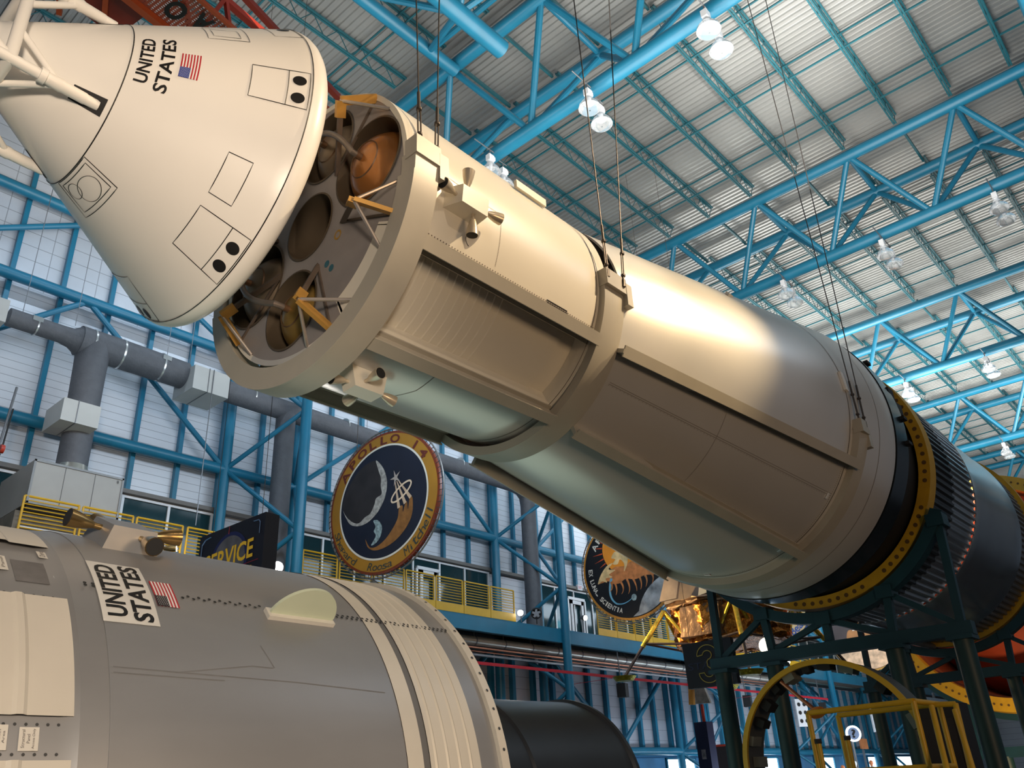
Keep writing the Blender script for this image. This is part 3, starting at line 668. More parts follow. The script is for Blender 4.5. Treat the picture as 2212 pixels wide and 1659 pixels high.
# hoisting cradle round the hull (rings, rails, lugs)
cr = thing('hoisting_cradle', (9.9, 7.4, 4.2), 'cream sling frame of half rings and rails under the hanging hull', 'cradle')
RA = lin([(4.8, 1.93), (8.9, 1.93), (16.2, 3.04), (16.7, 3.04)])
for (s0, s1, d, p0, p1) in ((4.79, 5.14, .14, 1, -181), (8.42, 8.88, .04, 0, -180), (14.95, 15.24, .13, -14, -166)):
    r0 = RA(s0); r1 = RA(s1)
    mb = MB(); mb.lathe(AU, [(s0, r0-.09), (s0, r0+d), (s1, r1+d), (s1, r1-.09)], p1, p0, 120, True)
    if s0 < 5: mb.lathe(AU, [(s0-.012, 1.80), (s0-.012, 2.075), (s0+.02, 2.075), (s0+.02, 1.80)], p1+12, p0-8, 110, True)
    mb.build('half_ring', CRADLE, cr)
    for pe, sg in ((p0, 1), (p1, -1)):
        mb = MB(); mb.box(AU.P((s0+s1)/2, pe+sg*1.5, (r0+r1)/2+d*.5), (s1-s0+.02, max(d, .12)*1.4, .26)); mb.box(AU.P(s1+.06, pe-sg*2, r1+d*.4), (.14, max(d, .12)*1.6, .36)); mb.build('lug', CRADLE, cr)
for ph in (-26.6, -64, -122, -158):
    def rail(s0, s1, ra, rb):
        a0 = AU.P(s0, ph, ra); b0 = AU.P(s1, ph, rb); n0 = (AU.P(s0, ph, 1)-AU.P(s0, ph, 0))
        mb = MB(); mb.bar(a0, b0, .06, .22, n0); mb.bar(a0+n0*.10, b0+n0*.10, .17, .025, n0); mb.bar(a0-n0*.10, b0-n0*.10, .17, .025, n0); mb.build('rail', CRADLE, cr)
    pz = ph; ph = {-122: -135, -158: -165}.get(ph, ph); rail(5.14, 8.44, 1.90, 1.90); ph = pz; rail(8.86, 15.0, 2.0, 2.97)
# suspension cables with turnbuckles
def cable(a, b, lab):
    t = thing('suspension_cable', a, lab, 'cable', 'steel cables carrying the hanging hull')
    a = Vector(a); b = Vector(b); d = (b-a).normalized(); mb = MB(); mb.tube(a+d*.9, b, .010, 6); mb.build('wire', STEEL, t)
    mb = MB(); mb.tube(a, a+d*.12, .03, 8); mb.tube(a+d*.12, a+d*.2, .018, 8)
    for sx in (-.022, .022): mb.tube(a+d*.2+Vector((sx, 0, 0)), a+d*.62+Vector((sx, 0, 0)), .011, 6)
    mb.tube(a+d*.19, a+d*.22, .034, 10); mb.tube(a+d*.60, a+d*.63, .034, 10); mb.tube(a+d*.62, a+d*.9, .02, 8); mb.build('turnbuckle', STEEL, t)
cable(AU.P(4.87, 2.6, 2.05), (9.79, 11.15, 18.2) if False else (5.35, 6.2, 18.3), 'rusty steel cable at the front lug of the hanging hull, left of the front pair')
cable(AU.P(5.12, 1.6, 2.05), (6.2, 6.15, 18.3), 'rusty steel cable at the front lug of the hanging hull, right of the front pair')
cable(AU.P(8.45, 1.0, 2.02), (8.6, 5.55, 18.3), 'steel cable at the middle ring of the hanging hull, left of the pair')
cable(AU.P(8.80, 0.4, 2.04), (10.2, 5.4, 18.3), 'steel cable at the middle ring with a bright upper end, right of the pair')
cable(AU.P(14.98, -12, 2.98), (15.2, 4.70, 18.3), 'thin steel cable at the rear ring of the hanging hull, left of the pair')
cable(AU.P(15.20, -12, 3.0), (16.2, 4.55, 18.3), 'thin steel cable at the rear ring of the hanging hull, right of the pair')

# ================================================================ adapter cone and third stage
ad = thing('adapter_cone', (13, 7.4, 3.4), 'long pale widening cone hung behind the cylinder module, in mid picture', 'rocket section')
mb = MB(); mb.lathe(AU, [(8.9, 1.90), (8.9, RA(8.9))] + [(s_, RA(s_)) for s_ in [9+.4*i for i in range(18)]] + [(16.2, 3.04), (16.62, 3.04), (16.62, 2.98)], n=160); mb.build('cone_skin', SATIN, ad, smooth=50)
TAN = mat('seam_grey', (.33, .30, .28), .5, .2, 0)
outline('panel_seam', [ring(14.86, 120)], w=.022, A=AU, R=RA, par=ad, m=TAN); outline('panel_seam', [ring(15.9, 120)], w=.012, A=AU, R=RA, par=ad, m=TAN)
outline('panel_seam', [[(9, -40.5), (14.8, -40.5)], [(9, -39.7), (14.8, -39.7)], [(11.45, -30), (11.45, -62)]], w=.009, A=AU, R=RA, par=ad, m=TAN, close=False)
dots(AU, RA, [(9.0+i*.08, -41) for i in range(72)], ad, .007, m=TAN); dots(AU, RA, [(14.8, -30-i*.8) for i in range(110)], ad, .010, m=TAN)
for (s, p, w_) in ((14.86, 5, .05), (12.5, 38, .04)):
    mb = MB(); mb.bar(AU.P(s, p-4.0 if s > 14 else p-1, RA(s)+.02), AU.P(s, p+4.0 if s > 14 else p+1, RA(s)+.02), .14, .05, AU.e1); mb.build('blister', WHITE, ad)
for p in (-41, -68, -100): mb = MB(); mb.bar(AU.P(14.7, p-1.2, RA(14.7)+.015), AU.P(14.7, p+1.2, RA(14.7)+.015), .05, .02, AU.P(0, p, 1)-AU.P(0, p, 0)); mb.build('latch', WPL, ad)
st = thing('third_stage', (22.5, 7.4, 3.3), 'stage with a dark band, holed yellow ring and bare silver barrel', 'rocket section')
mb = MB(); mb.lathe(AU, [(16.66, 2.95), (16.66, 3.06), (17.32, 3.06), (17.32, 2.98)], n=140); mb.build('black_band', mat('gloss_black_band', (.012, .016, .02), .22, .2, .1, 2), st)
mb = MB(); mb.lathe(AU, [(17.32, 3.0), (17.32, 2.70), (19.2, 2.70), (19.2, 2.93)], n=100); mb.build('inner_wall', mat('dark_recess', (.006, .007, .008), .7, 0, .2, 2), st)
mb = MB(); mb.mi = 0; mb.lathe(AU, [(18.80, 2.77), (18.80, 3.01), (19.12, 3.03), (19.12, 2.77)], n=140, closed=True); mb.mi = 1
for i in range(92):
    if i % 11 in (9, 10): continue
    ph = i*360/92; c = AU.P(18.795, ph, 2.90); A2 = Axis((c.x-18.795+18.795, c.y, c.z)); n0 = len(mb.v)
    mb.add([c] + [c + AU.e1*.047*math.cos(2*PI*k/14) + AU.e2*.047*math.sin(2*PI*k/14) for k in range(14)], [(0, 1+k, 1+(k+1) % 14) for k in range(14)])
mb.build('holed_ring', [YRING, mat('ring_hole_dark', (.10, .05, .01), .8)], st, recalc=False)
def corr(s0, s1, R, nr, dep, name, m, A=AU):
    mb = MB(); V = []; n = nr*4
    for s_ in (s0, s1):
        for i in range(n):
            k = i % 4; V.append(A.P(s_, 360*i/n, R + (dep if k in (1, 2) else 0)))
    mb.add(V, [(i, (i+1) % n, n+(i+1) % n, n+i) for i in range(n)]); return mb.build(name, m, st, smooth=0)
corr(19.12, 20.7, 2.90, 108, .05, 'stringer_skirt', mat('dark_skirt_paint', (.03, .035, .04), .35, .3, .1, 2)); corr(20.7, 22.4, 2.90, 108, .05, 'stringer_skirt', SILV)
mb = MB(); mb.lathe(AU, [(22.4, 2.96), (22.4, 2.93)] + [(22.45+i*.5, 2.92) for i in range(9)] + [(26.8, 2.95), (26.8, 2.9)], n=160); mb.build('silver_barrel', mat('silver_barrel_skin', (.42, .45, .48), .24, .85, .10, 1.2), st)
corr(26.8, 28.2, 2.88, 108, .05, 'stringer_skirt', GREYM)
mb = MB(); mb.lathe(AU, [(28.2, 2.80), (28.2, 3.05), (28.5, 3.05), (28.5, 2.80)], n=120, closed=True); mb.build('end_ring', YRING, st)
mb = MB(); mb.tube(AU.P(19.4, -101, 3.05), AU.P(28.2, -101, 3.05), .10, 10); mb.build('cable_tunnel', GREYM, st)
mb = MB(); mb.box(AU.P(17.9, 14, 2.88), (.9, .10, .24)); mb.box(AU.P(17.35, 14, 2.98), (.3, .16, .3)); mb.build('equipment_box', DARK, st)
for p in (30, 2, -8): mb = MB(); mb.box(AU.P(17.25, p, 3.09), (.2, .10, .07)); mb.build('equipment_box', DARK, st)

# cradle frames carrying the stage
def frame(x0, lab):
    t = thing('support_frame', (x0, 7.4, -2.6), lab, 'support frame')
    arc = []; 
    mb = MB(); mb.lathe(AU, [(x0-.16, 3.10), (x0-.16, 3.34), (x0+.16, 3.34), (x0+.16, 3.10)], -148, -27, 60, True); mb.build('arc_beam', FRAMEB, t)
    mb = MB(); mb.box((x0, 7.4, 2.55), (.30, 5.85, .26)); mb.build('cross_beam', FRAMEB, t)
    nd = {-145: 10.12, -116: 8.77, -90: 7.4, -64: 6.03, -31: 4.68}
    for ph, yb in nd.items():
        mb = MB(); mb.bar(AU.P(x0, ph, 3.28), (x0, yb, 2.66), .16, .16, (1, 0, 0)); mb.build('strut', FRAMEB, t)
        mb = MB(); mb.box(AU.P(x0, ph, 3.26), (.42, .34, .26)); mb.build('saddle_block', FRAMEB, t)
    for ph, yb in ((-116, 10.05), (-90, 8.77), (-90, 6.03), (-64, 4.75)):
        mb = MB(); mb.bar(AU.P(x0, ph, 3.28), (x0, yb, 2.66), .12, .12, (1, 0, 0)); mb.build('diagonal', FRAMEB, t)
    for yb in (10.1, 8.78, 6.08, 4.74):
        mb = MB(); mb.tube((x0, yb, -2.6), (x0, yb, 2.42), .19, 20); mb.build('column', COLG, t)
        mb = MB(); mb.box((x0, yb, 2.38), (.5, .5, .08)); mb.build('cap_plate', FRAMEB, t)
    return t
frame(18.85, 'dark teal steel cradle frame under the holed yellow ring'); frame(28.4, 'dark teal steel cradle frame behind, under the rear end of the silver barrel')

# ================================================================ second stage in the background
A2S = Axis((0, 8.47, 6.9)); s2 = thing('second_stage', (46, 8.47, 2.0), 'huge stage with an orange dome inside a yellow ring, far right', 'rocket section')
mb = MB(); mb.lathe(A2S, [(40.4, 4.36), (40.4, 4.90), (40.9, 4.95), (40.9, 4.36)], n=140, closed=True)
mb.mi = 1
for i in range(110):
    c = A2S.P(40.39, i*360/110, 4.64); mb.add([c] + [c + A2S.e1*.05*math.cos(2*PI*k/8) + A2S.e2*.05*math.sin(2*PI*k/8) for k in range(8)], [(0, 1+k, 1+(k+1) % 8) for k in range(8)])
mb.build('front_ring', [YRING, mat('ring_hole_dark', (.1, .05, .01))], s2, recalc=False)
mb = MB(); mb.lathe(A2S, [(40.9, 4.86), (60, 4.86)], n=100); mb.build('barrel', GREYM, s2)
mb = MB(); mb.lathe(A2S, [(45.0-3.0*math.cos(t*PI/2/14), max(.001, 4.25*math.sin(t*PI/2/14))) for t in range(15)], n=80); mb.build('orange_dome', ORANGE, s2, smooth=60)
mb = MB(); mb.lathe(A2S, [(40.8, 4.37), (41.3, 4.37), (41.3, 4.28), (45.2, 4.25)], n=80); mb.build('inner_skirt', mat('rust_skirt', (.20, .04, .01), .6), s2)
t = thing('support_frame', (41.4, 8.47, -2.6), 'dark teal steel cradle frame under the huge orange-domed stage', 'support frame')
mb = MB(); mb.lathe(A2S, [(41.2, 4.90), (41.2, 5.2), (41.6, 5.2), (41.6, 4.90)], -150, -30, 60, True); mb.build('arc_beam', FRAMEB, t)
mb = MB(); mb.box((41.4, 8.47, .6), (.4, 9.6, .4)); mb.build('cross_beam', FRAMEB, t)
mb = MB(); mb.box((41.4, 8.47, -.9), (.4, 9.6, .3)); mb.build('cross_beam', FRAMEB, t)
for ph, yb in ((-145, 12.9), (-118, 10.8), (-90, 8.47), (-62, 6.1), (-35, 4.1)):
    mb = MB(); mb.bar(A2S.P(41.4, ph, 5.1), (41.4, yb, .6), .22, .22, (1, 0, 0)); mb.build('strut', FRAMEB, t)
for yb in (12.9, 10, 7, 4.1):
    mb = MB(); mb.tube((41.4, yb, -2.6), (41.4, yb, .45), .25, 16); mb.build('column', COLG, t)

# ================================================================ lower service module
AL = Axis((0, 6.4, -.15)); RL = lambda s: 1.95
lo = thing('service_module', (2.5, 6.4, -2.15), 'grey cylinder module lying low at the bottom left with white bands', 'spacecraft')
GSK = mat('grey_skin', (.33, .325, .325), .40, .45, .14, 1.6, stretch=(.35, 1, 1))
BAND = mat('pale_band', (.66, .61, .52), .45, .15, .06, 2)
mb = MB(); mb.lathe(AL, [(1.89, 1.93), (2.03, 1.945), (2.03, 1.95), (3.98, 1.95)], n=150); mb.build('hull_skin', GSK, lo, smooth=50)
mb = MB(); mb.lathe(AL, [(4.66, 1.95), (4.85, 1.95)], n=150); mb.build('hull_skin', GSK, lo)
mb = MB(); mb.lathe(AL, [(3.98, 1.955), (4.12, 1.955)], n=150); mb.build('pale_band', BAND, lo); 
mb = MB(); mb.lathe(AL, [(4.12, 1.95), (4.18, 1.95)], n=150); mb.build('groove', mat('groove_grey', (.16, .155, .15), .5, .2), lo)
mb = MB(); pp = [(4.18, 1.956)]
for i in range(4): pp += [(4.22+i*.11, 1.956), (4.235+i*.11, 1.962), (4.25+i*.11, 1.956)]
pp += [(4.66, 1.956)]; mb.lathe(AL, pp, n=150); mb.build('pale_band', BAND, lo, smooth=15)
mb = MB(); mb.lathe(AL, [(4.85, 1.93), (4.85, 1.985), (4.93, 1.985), (4.93, 1.6), (4.9, 1.0)], n=150); mb.build('end_ring', BAND, lo)
dots(AL, RL, [(4.89, -60+i*4.3) for i in range(30)], lo, .012, m=mat('rivet_dark', (.05, .05, .05), .5), off=.04)
# left end: sector panels
mb = MB(); mb.lathe(AL, [(-1.2, 1.90), (1.80, 1.90), (1.89, 1.93)], n=120); mb.build('inner_structure', GSK, lo)
PAN = mat('ivory_panel', (.60, .55, .47), .5, 0, .05, 2)
for (p0, p1, nm) in ((18.2, 40.0, 'sector_panel'), (-20, 12.0, 'sector_panel'), (57, 84, 'sector_panel')):
    pp = [(-1.2, 1.93)]
    for i in range(14):
        x0 = -.9 + i*.19
        if x0 < 1.75: pp += [(x0, 1.93), (x0+.02, 1.94), (x0+.05, 1.94), (x0+.07, 1.93)]
    pp += [(1.86, 1.93), (1.86, 1.90)]
    mb = MB(); mb.lathe(AL, pp, p0, p1, 24); mb.build(nm, PAN, lo, smooth=15)
dots(AL, lambda s: 1.90, [(1.0+i*.05, 17.2) for i in range(17)] + [(1.0+i*.05, 13.0) for i in range(17)] + [(1.0+i*.05, 41.0) for i in range(17)], lo, .008, m=mat('rivet_dark', (.05, .05, .05), .5))
PLC = mat('paper_placard', (.66, .62, .55), .6)
LT = mat('placard_ink', (.16, .14, .13), .6)
def placard(s0, s1, p0, p1, lines):
    mb = MB(); rect_on(mb, AL, lambda s: 1.91, s0, s1, p0, p1, .002, 1, 2); pl = mb.build('placard', PLC, lo, smooth=0, recalc=False)
    mb = MB(); n = len(lines)
    for i, tx in enumerate(lines):
        a = s0+(s1-s0)*(.12+.8*i/n); b = a+(s1-s0)*.5/n; k = .42*len(tx)/max(len(q) for q in lines)
        text_map(mb, tx, lambda u, v: AL.P(b+(a-b)*v, (p0+p1)/2+(p1-p0)*k*(2*u-1), 1.916))
    mb.build('placard_text', LT, pl, smooth=0, recalc=False)
placard(1.62, 1.71, 13.4, 16.7, ['Structural', 'Panel', 'Access Only']); placard(1.50, 1.57, 13.5, 17.0, ['Service', 'Panel', 'Area'])
placard(1.52, 1.59, 46.8, 51.6, ['Access', 'Panel']); placard(1.785, 1.845, 53.1, 55.9, ['Zero'])
mb = MB(); rect_on(mb, AL, lambda s: 1.90, 1.62, 1.80, 44.4, 51.3, .004, 1, 3); mb.build('access_cover', mat('cover_grey', (.20, .19, .19), .5, .4, .2, 8), lo, smooth=0, recalc=False)
mb = MB(); disc_on(mb, AL, lambda s: 1.90, 1.85, 46.7, .024, .01, 14); mb.build('fastener', SILV, lo, recalc=False)
mb = MB(); rect_on(mb, AL, RL, 2.025, 2.355, 35.0, 52.0, .004, 2, 8); ul = mb.build('name_panel', mat('name_panel_white', (.66, .64, .60), .5, 0, .03, 3), lo, smooth=0, recalc=False)
mb = MB(); cmtext(mb, 'UNITED', 2.175, 2.055, 36.3, 50.9, AL, RL, .03, .008); mb.build('lettering', BLACK, ul, smooth=0, recalc=False)
mb = MB(); cmtext(mb, 'STATES', 2.325, 2.205, 35.6, 51.4, AL, RL, .03, .008); mb.build('lettering', BLACK, ul, smooth=0, recalc=False)
flag(AL, RL, 2.375, 2.515, 40.2, 47.5, lo, mat('flag_union_black', (.01, .01, .015), .5), FW, .005)
RV = mat('rivet_black', (.02, .02, .02), .5)
dd = [(1.965, 44.0), (1.965, 43.4), (2.01, 44.0), (2.01, 43.4)]
for i in range(9): dd += [(2.56+i*.073, 43.4), (2.60+i*.073, 44.0)]
for i in range(26): dd += [(3.70+i*.045, 43.9+(i % 2)*.0), (3.72+i*.045, 44.6)]
dots(AL, RL, [d_ for d_ in dd if d_[0] < 3.14 or d_[0] > 3.68], lo, .011, m=RV, off=.007)
# pale green half-disc fin on its base plate
fin = MB(); pb = [(3.18, 0), (3.62, 0)] + [(3.40+.27*math.cos(t), .02+.26*math.sin(t)**.8) for t in [PI*i/20 for i in range(1, 20)]]
fin.prism([AL.P(s_, 41.3, 1.965+h) for s_, h in [(3.15, 0), (3.64, 0)] + [(3.42+.235*math.cos(PI*i/22)+ (.0 if i < 11 else -.04*(i-11)/11), .24*math.sin(PI*i/22)) for i in range(1, 22)]], (AL.P(0, 42.0, 1.95)-AL.P(0, 41.3, 1.95)))
fn = fin.build('blade_antenna', mat('pale_green_fibreglass', (.58, .63, .47), .45, 0, .04, 3), lo, smooth=0)
mb = MB(); mb.bar(AL.P(3.13, 41.6, 1.965), AL.P(3.66, 41.6, 1.965), .09, .03, AL.P(0, 41.6, 1)-AL.P(0, 41.6, 0)); mb.build('antenna_base', PLC, fn)
quad(AL, RL, 2.40, 66.5, lo, GSK, L=.19, Wd=.20, H=.15, nz=.17, nr=.062, mn=BRASS)
scr = mat('scratch_grey', (.24, .235, .235), .5, .3)
outline('scratch_line', [[(2.05, 26.2), (3.2, 25.6), (3.9, 24.6)], [(2.4, 25.9), (2.9, 28.3), (3.05, 28.2)], [(3.0, 33), (3.06, 28.2)], [(2.05, 25.2), (2.7, 25.0)]], w=.006, A=AL, R=RL, par=lo, m=scr, close=False, off=.003)
# engine bell
mb = MB(); mb.lathe(AL, [(4.9, .80), (5.15, 1.06), (5.7, 1.08), (6.3, 1.06)] + [(6.32, 1.085), (6.36, 1.085), (6.38, 1.06)] + [(7.0, 1.06), (7.86, 1.07), (7.88, 1.10), (7.93, 1.10), (7.93, 1.05), (7.0, .95), (5.6, .6), (5.4, .1)], n=110)
mb.build('engine_bell', mat('dark_engine_bell', (.018, .020, .024), .38, .2, .15, 2), lo, smooth=40)
mb = MB(); mb.lathe(AL, [(4.93, 1.62), (5.0, 1.25), (5.15, 1.1)], n=90); mb.build('heat_shield', mat('brown_heat_shield', (.10, .05, .035), .5, .2, .2, 3), lo)
t = thing('transport_stand', (2.4, 6.4, -2.6), 'low dark saddle stand carrying the grey cylinder module', 'stand')
for xx in (.6, 4.2): mb = MB(); mb.lathe(AL, [(xx-.1, 2.0), (xx-.1, 2.12), (xx+.1, 2.12), (xx+.1, 2.0)], -140, -40, 30, True); mb.box((xx, 6.4, -2.45), (.25, 3.2, .3)); mb.build('saddle', FRAMEB, t)
# ================================================================ ducts and air unit
du = thing('air_duct', (15, 21.4, 8), 'long grey wrapped round duct along the wall with drops', 'duct')
mb = MB(); mb.path([(5.4, 21.4, 11.52), (6.7, 21.4, 11.52), (6.95, 21.4, 11.50), (7.2, 21.4, 11.5)], [.24, .24, .27, .42], 24); mb.build('duct_pipe', DUCT, du)
mb = MB(); mb.path([(7.15, 21.4, 11.5), (8.2, 21.4, 11.5), (10.2, 21.4, 11.48)], [.42, .42, .40], 28); mb.build('duct_pipe', DUCT, du)
mb = MB(); mb.path([(11.3, 21.4, 11.43), (13.2, 21.4, 11.42), (24.6, 21.4, 11.40), (25.1, 21.4, 11.33), (25.4, 21.4, 11.1), (25.5, 21.4, 10.7), (25.5, 21.4, 5.6)], [.33, .33, .28, .29, .30, .31, .32], 24); mb.build('duct_pipe', DUCT, du)
mb = MB(); mb.tube((13.72, 21.4, 11.4), (13.72, 21.4, 5.6), .31, 24); mb.build('drop_pipe', DUCT, du)
mb = MB(); mb.path([(7.58, 21.4, 11.45), (7.58, 21.4, 10.8), (7.6, 21.4, 9.3)], [.44, .41, .39], 28); mb.build('drop_pipe', DUCT, du)
mb = MB(); mb.tube((7.6, 21.4, 9.0), (7.6, 21.4, 7.9), .37, 28); mb.build('drop_pipe', DUCT, du)
mb = MB(); mb.path([(7.6, 21.3, 7.98), (7.6, 21.3, 7.56)], [.34, .44], 24); mb.build('transition_collar', mat('bright_sheet_metal', (.60, .58, .52), .3, .8, .1, 6), du)
BD = mat('bright_band', (.6, .62, .62), .3, .7, .1, 5)
for xx, rr in ((6.05, .25), (7.45, .43), (8.25, .43), (9.4, .42), (12.4, .345), (16.0, .32), (18.8, .31), (21.5, .30)):
    mb = MB(); mb.tube((xx, 21.4, 11.5), (xx+.04 if rr < .4 else xx+.05, 21.4, 11.5), rr, 28); mb.build('band', BD, du)
for c_ in ((6.02, 21.16, 11.6), (9.45, 21.02, 11.65)): mb = MB(); mb.box(c_, (.25, .06, .13)); mb.build('tag_plate', BD, du)
for nm, c, d in (('fitting_box', (10.72, 21.3, 11.22), (1.12, 1.15, .74)), ('fitting_box', (7.3, 21.15, 9.14), (.92, 1.1, .60)), ('fitting_box', (4.95, 21.3, 11.3), (.5, 1.15, .62))):
    mb = MB(); mb.box(c, d); fb = mb.build(nm, FITW, du, smooth=0)
    mb = MB(); mb.box((c[0]-.1, c[1], c[2]), (.02, d[1]+.03, d[2]+.03)); mb.build('flange', GREYM, fb)
for xx, zz in ((7.0, 11.9), (10.3, 11.6), (12.6, 11.7), (5.7, 11.75), (9.6, 11.9), (17, 11.65), (20, 11.65)):
    mb = MB(); mb.tube((xx, 21.4, zz), (xx, 21.4, 16.2), .010, 5); mb.build('hanger_rod', GREYM, du)
mb = MB(); mb.tube((10.75, 20.7, 11.6), (10.75, 20.7, 6.9), .015, 5); mb.build('hanging_chain', GREYM, du)

ah = thing('air_handling_unit', (7.4, 21.3, 5.6), 'pale grey air unit cabinet on a stand on the balcony, at the left', 'air unit')
AH = mat('air_unit_grey', (.34, .33, .31), .5, .05, .05, 2)
mb = MB(); mb.box((7.44, 21.35, 7.05), (2.09, 2.1, 1.06)); ca = mb.build('cabinet', AH, ah, smooth=0)
for xx in (7.1, 7.8): mb = MB(); mb.box((xx, 20.297, 7.05), (.012, .01, .98)); mb.build('panel_joint', mat('joint_dark', (.08, .08, .08)), ca)
mb = MB()
for (c, d) in (((7.44, 20.29, 7.56), (2.12, .03, .05)), ((7.44, 20.29, 6.54), (2.12, .03, .05)), ((6.4, 20.29, 7.05), (.05, .03, 1.06)), ((8.48, 20.29, 7.05), (.05, .03, 1.06))): mb.box(c, d)
mb.build('edge_trim', mat('air_unit_trim', (.20, .20, .20), .45, .3), ca)
mb = MB(); text_map(mb, '8', lambda u, v: Vector((8.33+.05*u, 20.285, 7.42+.08*v))); mb.build('number', BLACK, ca, smooth=0)
mb = MB(); mb.box((7.42, 21.3, 6.44), (2.0, 1.9, .16)); mb.build('base_rail', DARK, ah)
STN = mat('stained_stand', (.17, .155, .13), .7, 0, .4, 3)
mb = MB(); mb.box((7.2, 21.35, 5.98), (1.9, 1.8, .76)); sd = mb.build('stand', STN, ah, smooth=0)
for zz in (6.25, 6.0, 5.8): mb = MB(); mb.box((7.15, 20.43, zz), (1.6, .03, .03)); mb.build('stand_slat', MULL, sd)
# hoist and reel at the left edge
ho = thing('cable_reel', (5.6, 20.3, 6.4), 'small red reel and hook hanging on a strap at the left edge', 'reel')
mb = MB(); mb.lathe(Axis((0, 20.25, 7.62)), [(5.60, .001), (5.60, .10), (5.68, .10), (5.68, .001)], n=20); mb.build('reel_disc', RED, ho)
mb = MB(); mb.tube((5.64, 20.25, 7.7), (5.72, 20.4, 8.7), .02, 6); mb.tube((5.64, 20.25, 7.52), (5.6, 20.25, 7.25), .008, 6); mb.build('strap', DARK, ho)
mb = MB(); mb.path([(5.6, 20.25, 7.28), (5.66, 20.25, 7.22), (5.62, 20.25, 7.16), (5.56, 20.25, 7.19)], .014, 6); mb.build('hook', SILV, ho)
mb = MB(); mb.tube((5.45, 20.2, 5.6), (5.72, 20.5, 9.3), .03, 8); tag(mb.build('conduit', GREYM), 'thin grey pole leaning up beside the air unit at the left edge', 'pipe')

# ================================================================ balcony floodlights, fan, exit sign
BULB = mat('lamp_glow', (1, 1, 1), .5, 0, 0, emit=40, ecol=(1, .93, .82)); WBULB = mat('lamp_glow_warm', (1, 1, 1), .5, 0, 0, emit=30, ecol=(1, .80, .55))
def flood(x, y, z, r, lab, to=(-.6, -1, .1), m=BULB, body=GREYM, pw=0, col=NEUT, stem=5.6):
    t = thing('floodlight', (x, y, stem), lab, 'floodlight')
    p = Vector((x, y, z)); d = Vector(to).normalized()
    mb = MB(); mb.path([p-d*.30, p-d*.24, p-d*.05, p], [r*.5, r*.8, r, r*1.02], 20); mb.build('housing', body, t)
    mb = MB(); mb.tube(p, p+d*.012, r*.93, 20); mb.build('glowing_lens', m, t)
    mb = MB(); mb.tube(p-d*.15-Vector((0, 0, r*.8)), (x-d.x*.15, y-d.y*.15, stem), .02, 8); mb.build('bracket', GREYM, t)
    if pw: light('SPOT', 'spot_light', p+d*.08, p+d*5, pw, col, .08, 100, .6)
flood(12.98, 20.1, 5.99, .17, 'bright white floodlight standing between the dark banner and the emblem', pw=60)
flood(9.96, 20.02, 6.0, .09, 'small bright floodlight beside the bronze nozzle block', (1, -.6, .1), body=BRASS)
flood(23.3, 20.2, 5.90, .11, 'silver floodlight glowing white at the end of the yellow railing', (-.9, -.6, .0), pw=40)
flood(27.2, 20.2, 6.14, .10, 'floodlight glowing warm left of the black horse emblem', (-.2, -1, -.25), m=WBULB, pw=50, col=WARM)
flood(16.4, 20.0, 6.05, .12, 'silver floodlight right under the gold-rimmed emblem', (.3, -.6, .9), m=DARK, body=SILV)
fn_ = thing('fan', (24.3, 20.2, 5.6), 'black round fan on the balcony edge beside the floodlight', 'fan')
Af = Axis((24.2, 20.2, 5.98), -2.5); mb = MB(); mb.lathe(Af, [(-.12, .10), (-.10, .19), (.02, .21), (.05, .19), (.05, .16)], n=28); mb.build('housing', DARK, fn_)
mb = MB(); mb.tube(Af.P(.0, 0, 0), Af.P(.03, 0, 0), .05, 12)
for i in range(5): mb.bar(Af.P(.02, i*72, .04), Af.P(.02, i*72+20, .17), .08, .01, Af.a)
mb.build('blades', GREYM, fn_); mb = MB(); mb.tube((24.2, 20.2, 5.8), (24.2, 20.2, 5.6), .02, 8); mb.build('stand', DARK, fn_)
ex = thing('exit_sign', (30.3, 22.8, 8.1), 'small lit exit sign above the second balcony door', 'sign')
mb = MB(); mb.box((30.3, 22.7, 8.2), (.34, .1, .24)); bx = mb.build('sign_box', WPL, ex)
mb = MB(); text_map(mb, 'EXIT', lambda u, v: Vector((30.18+.24*u, 22.645, 8.14+.12*v))); mb.build('lettering', mat('exit_red', (.5, .05, .05), .5, emit=.3), bx, smooth=0)
for (x, nm) in ((29.42, 'left of the black lunar leg pad'), (39.9, 'between the blue posts right of the numbered sign'), (48.7, 'under the red strip inside the upright ring')):
    t = thing('loudspeaker', (x, 20.3, 3.3), 'small black loudspeaker hung under the balcony, ' + nm, 'loudspeaker')
    mb = MB(); mb.box((x, 20.3, 3.55), (.42, .36, .52), Matrix.Rotation(.3, 3, 'Z')); mb.build('cabinet', DARK, t)
    mb = MB(); mb.tube((x, 20.35, 3.8), (x, 20.4, 5.05), .025, 6); mb.build('bracket', GREYM, t)

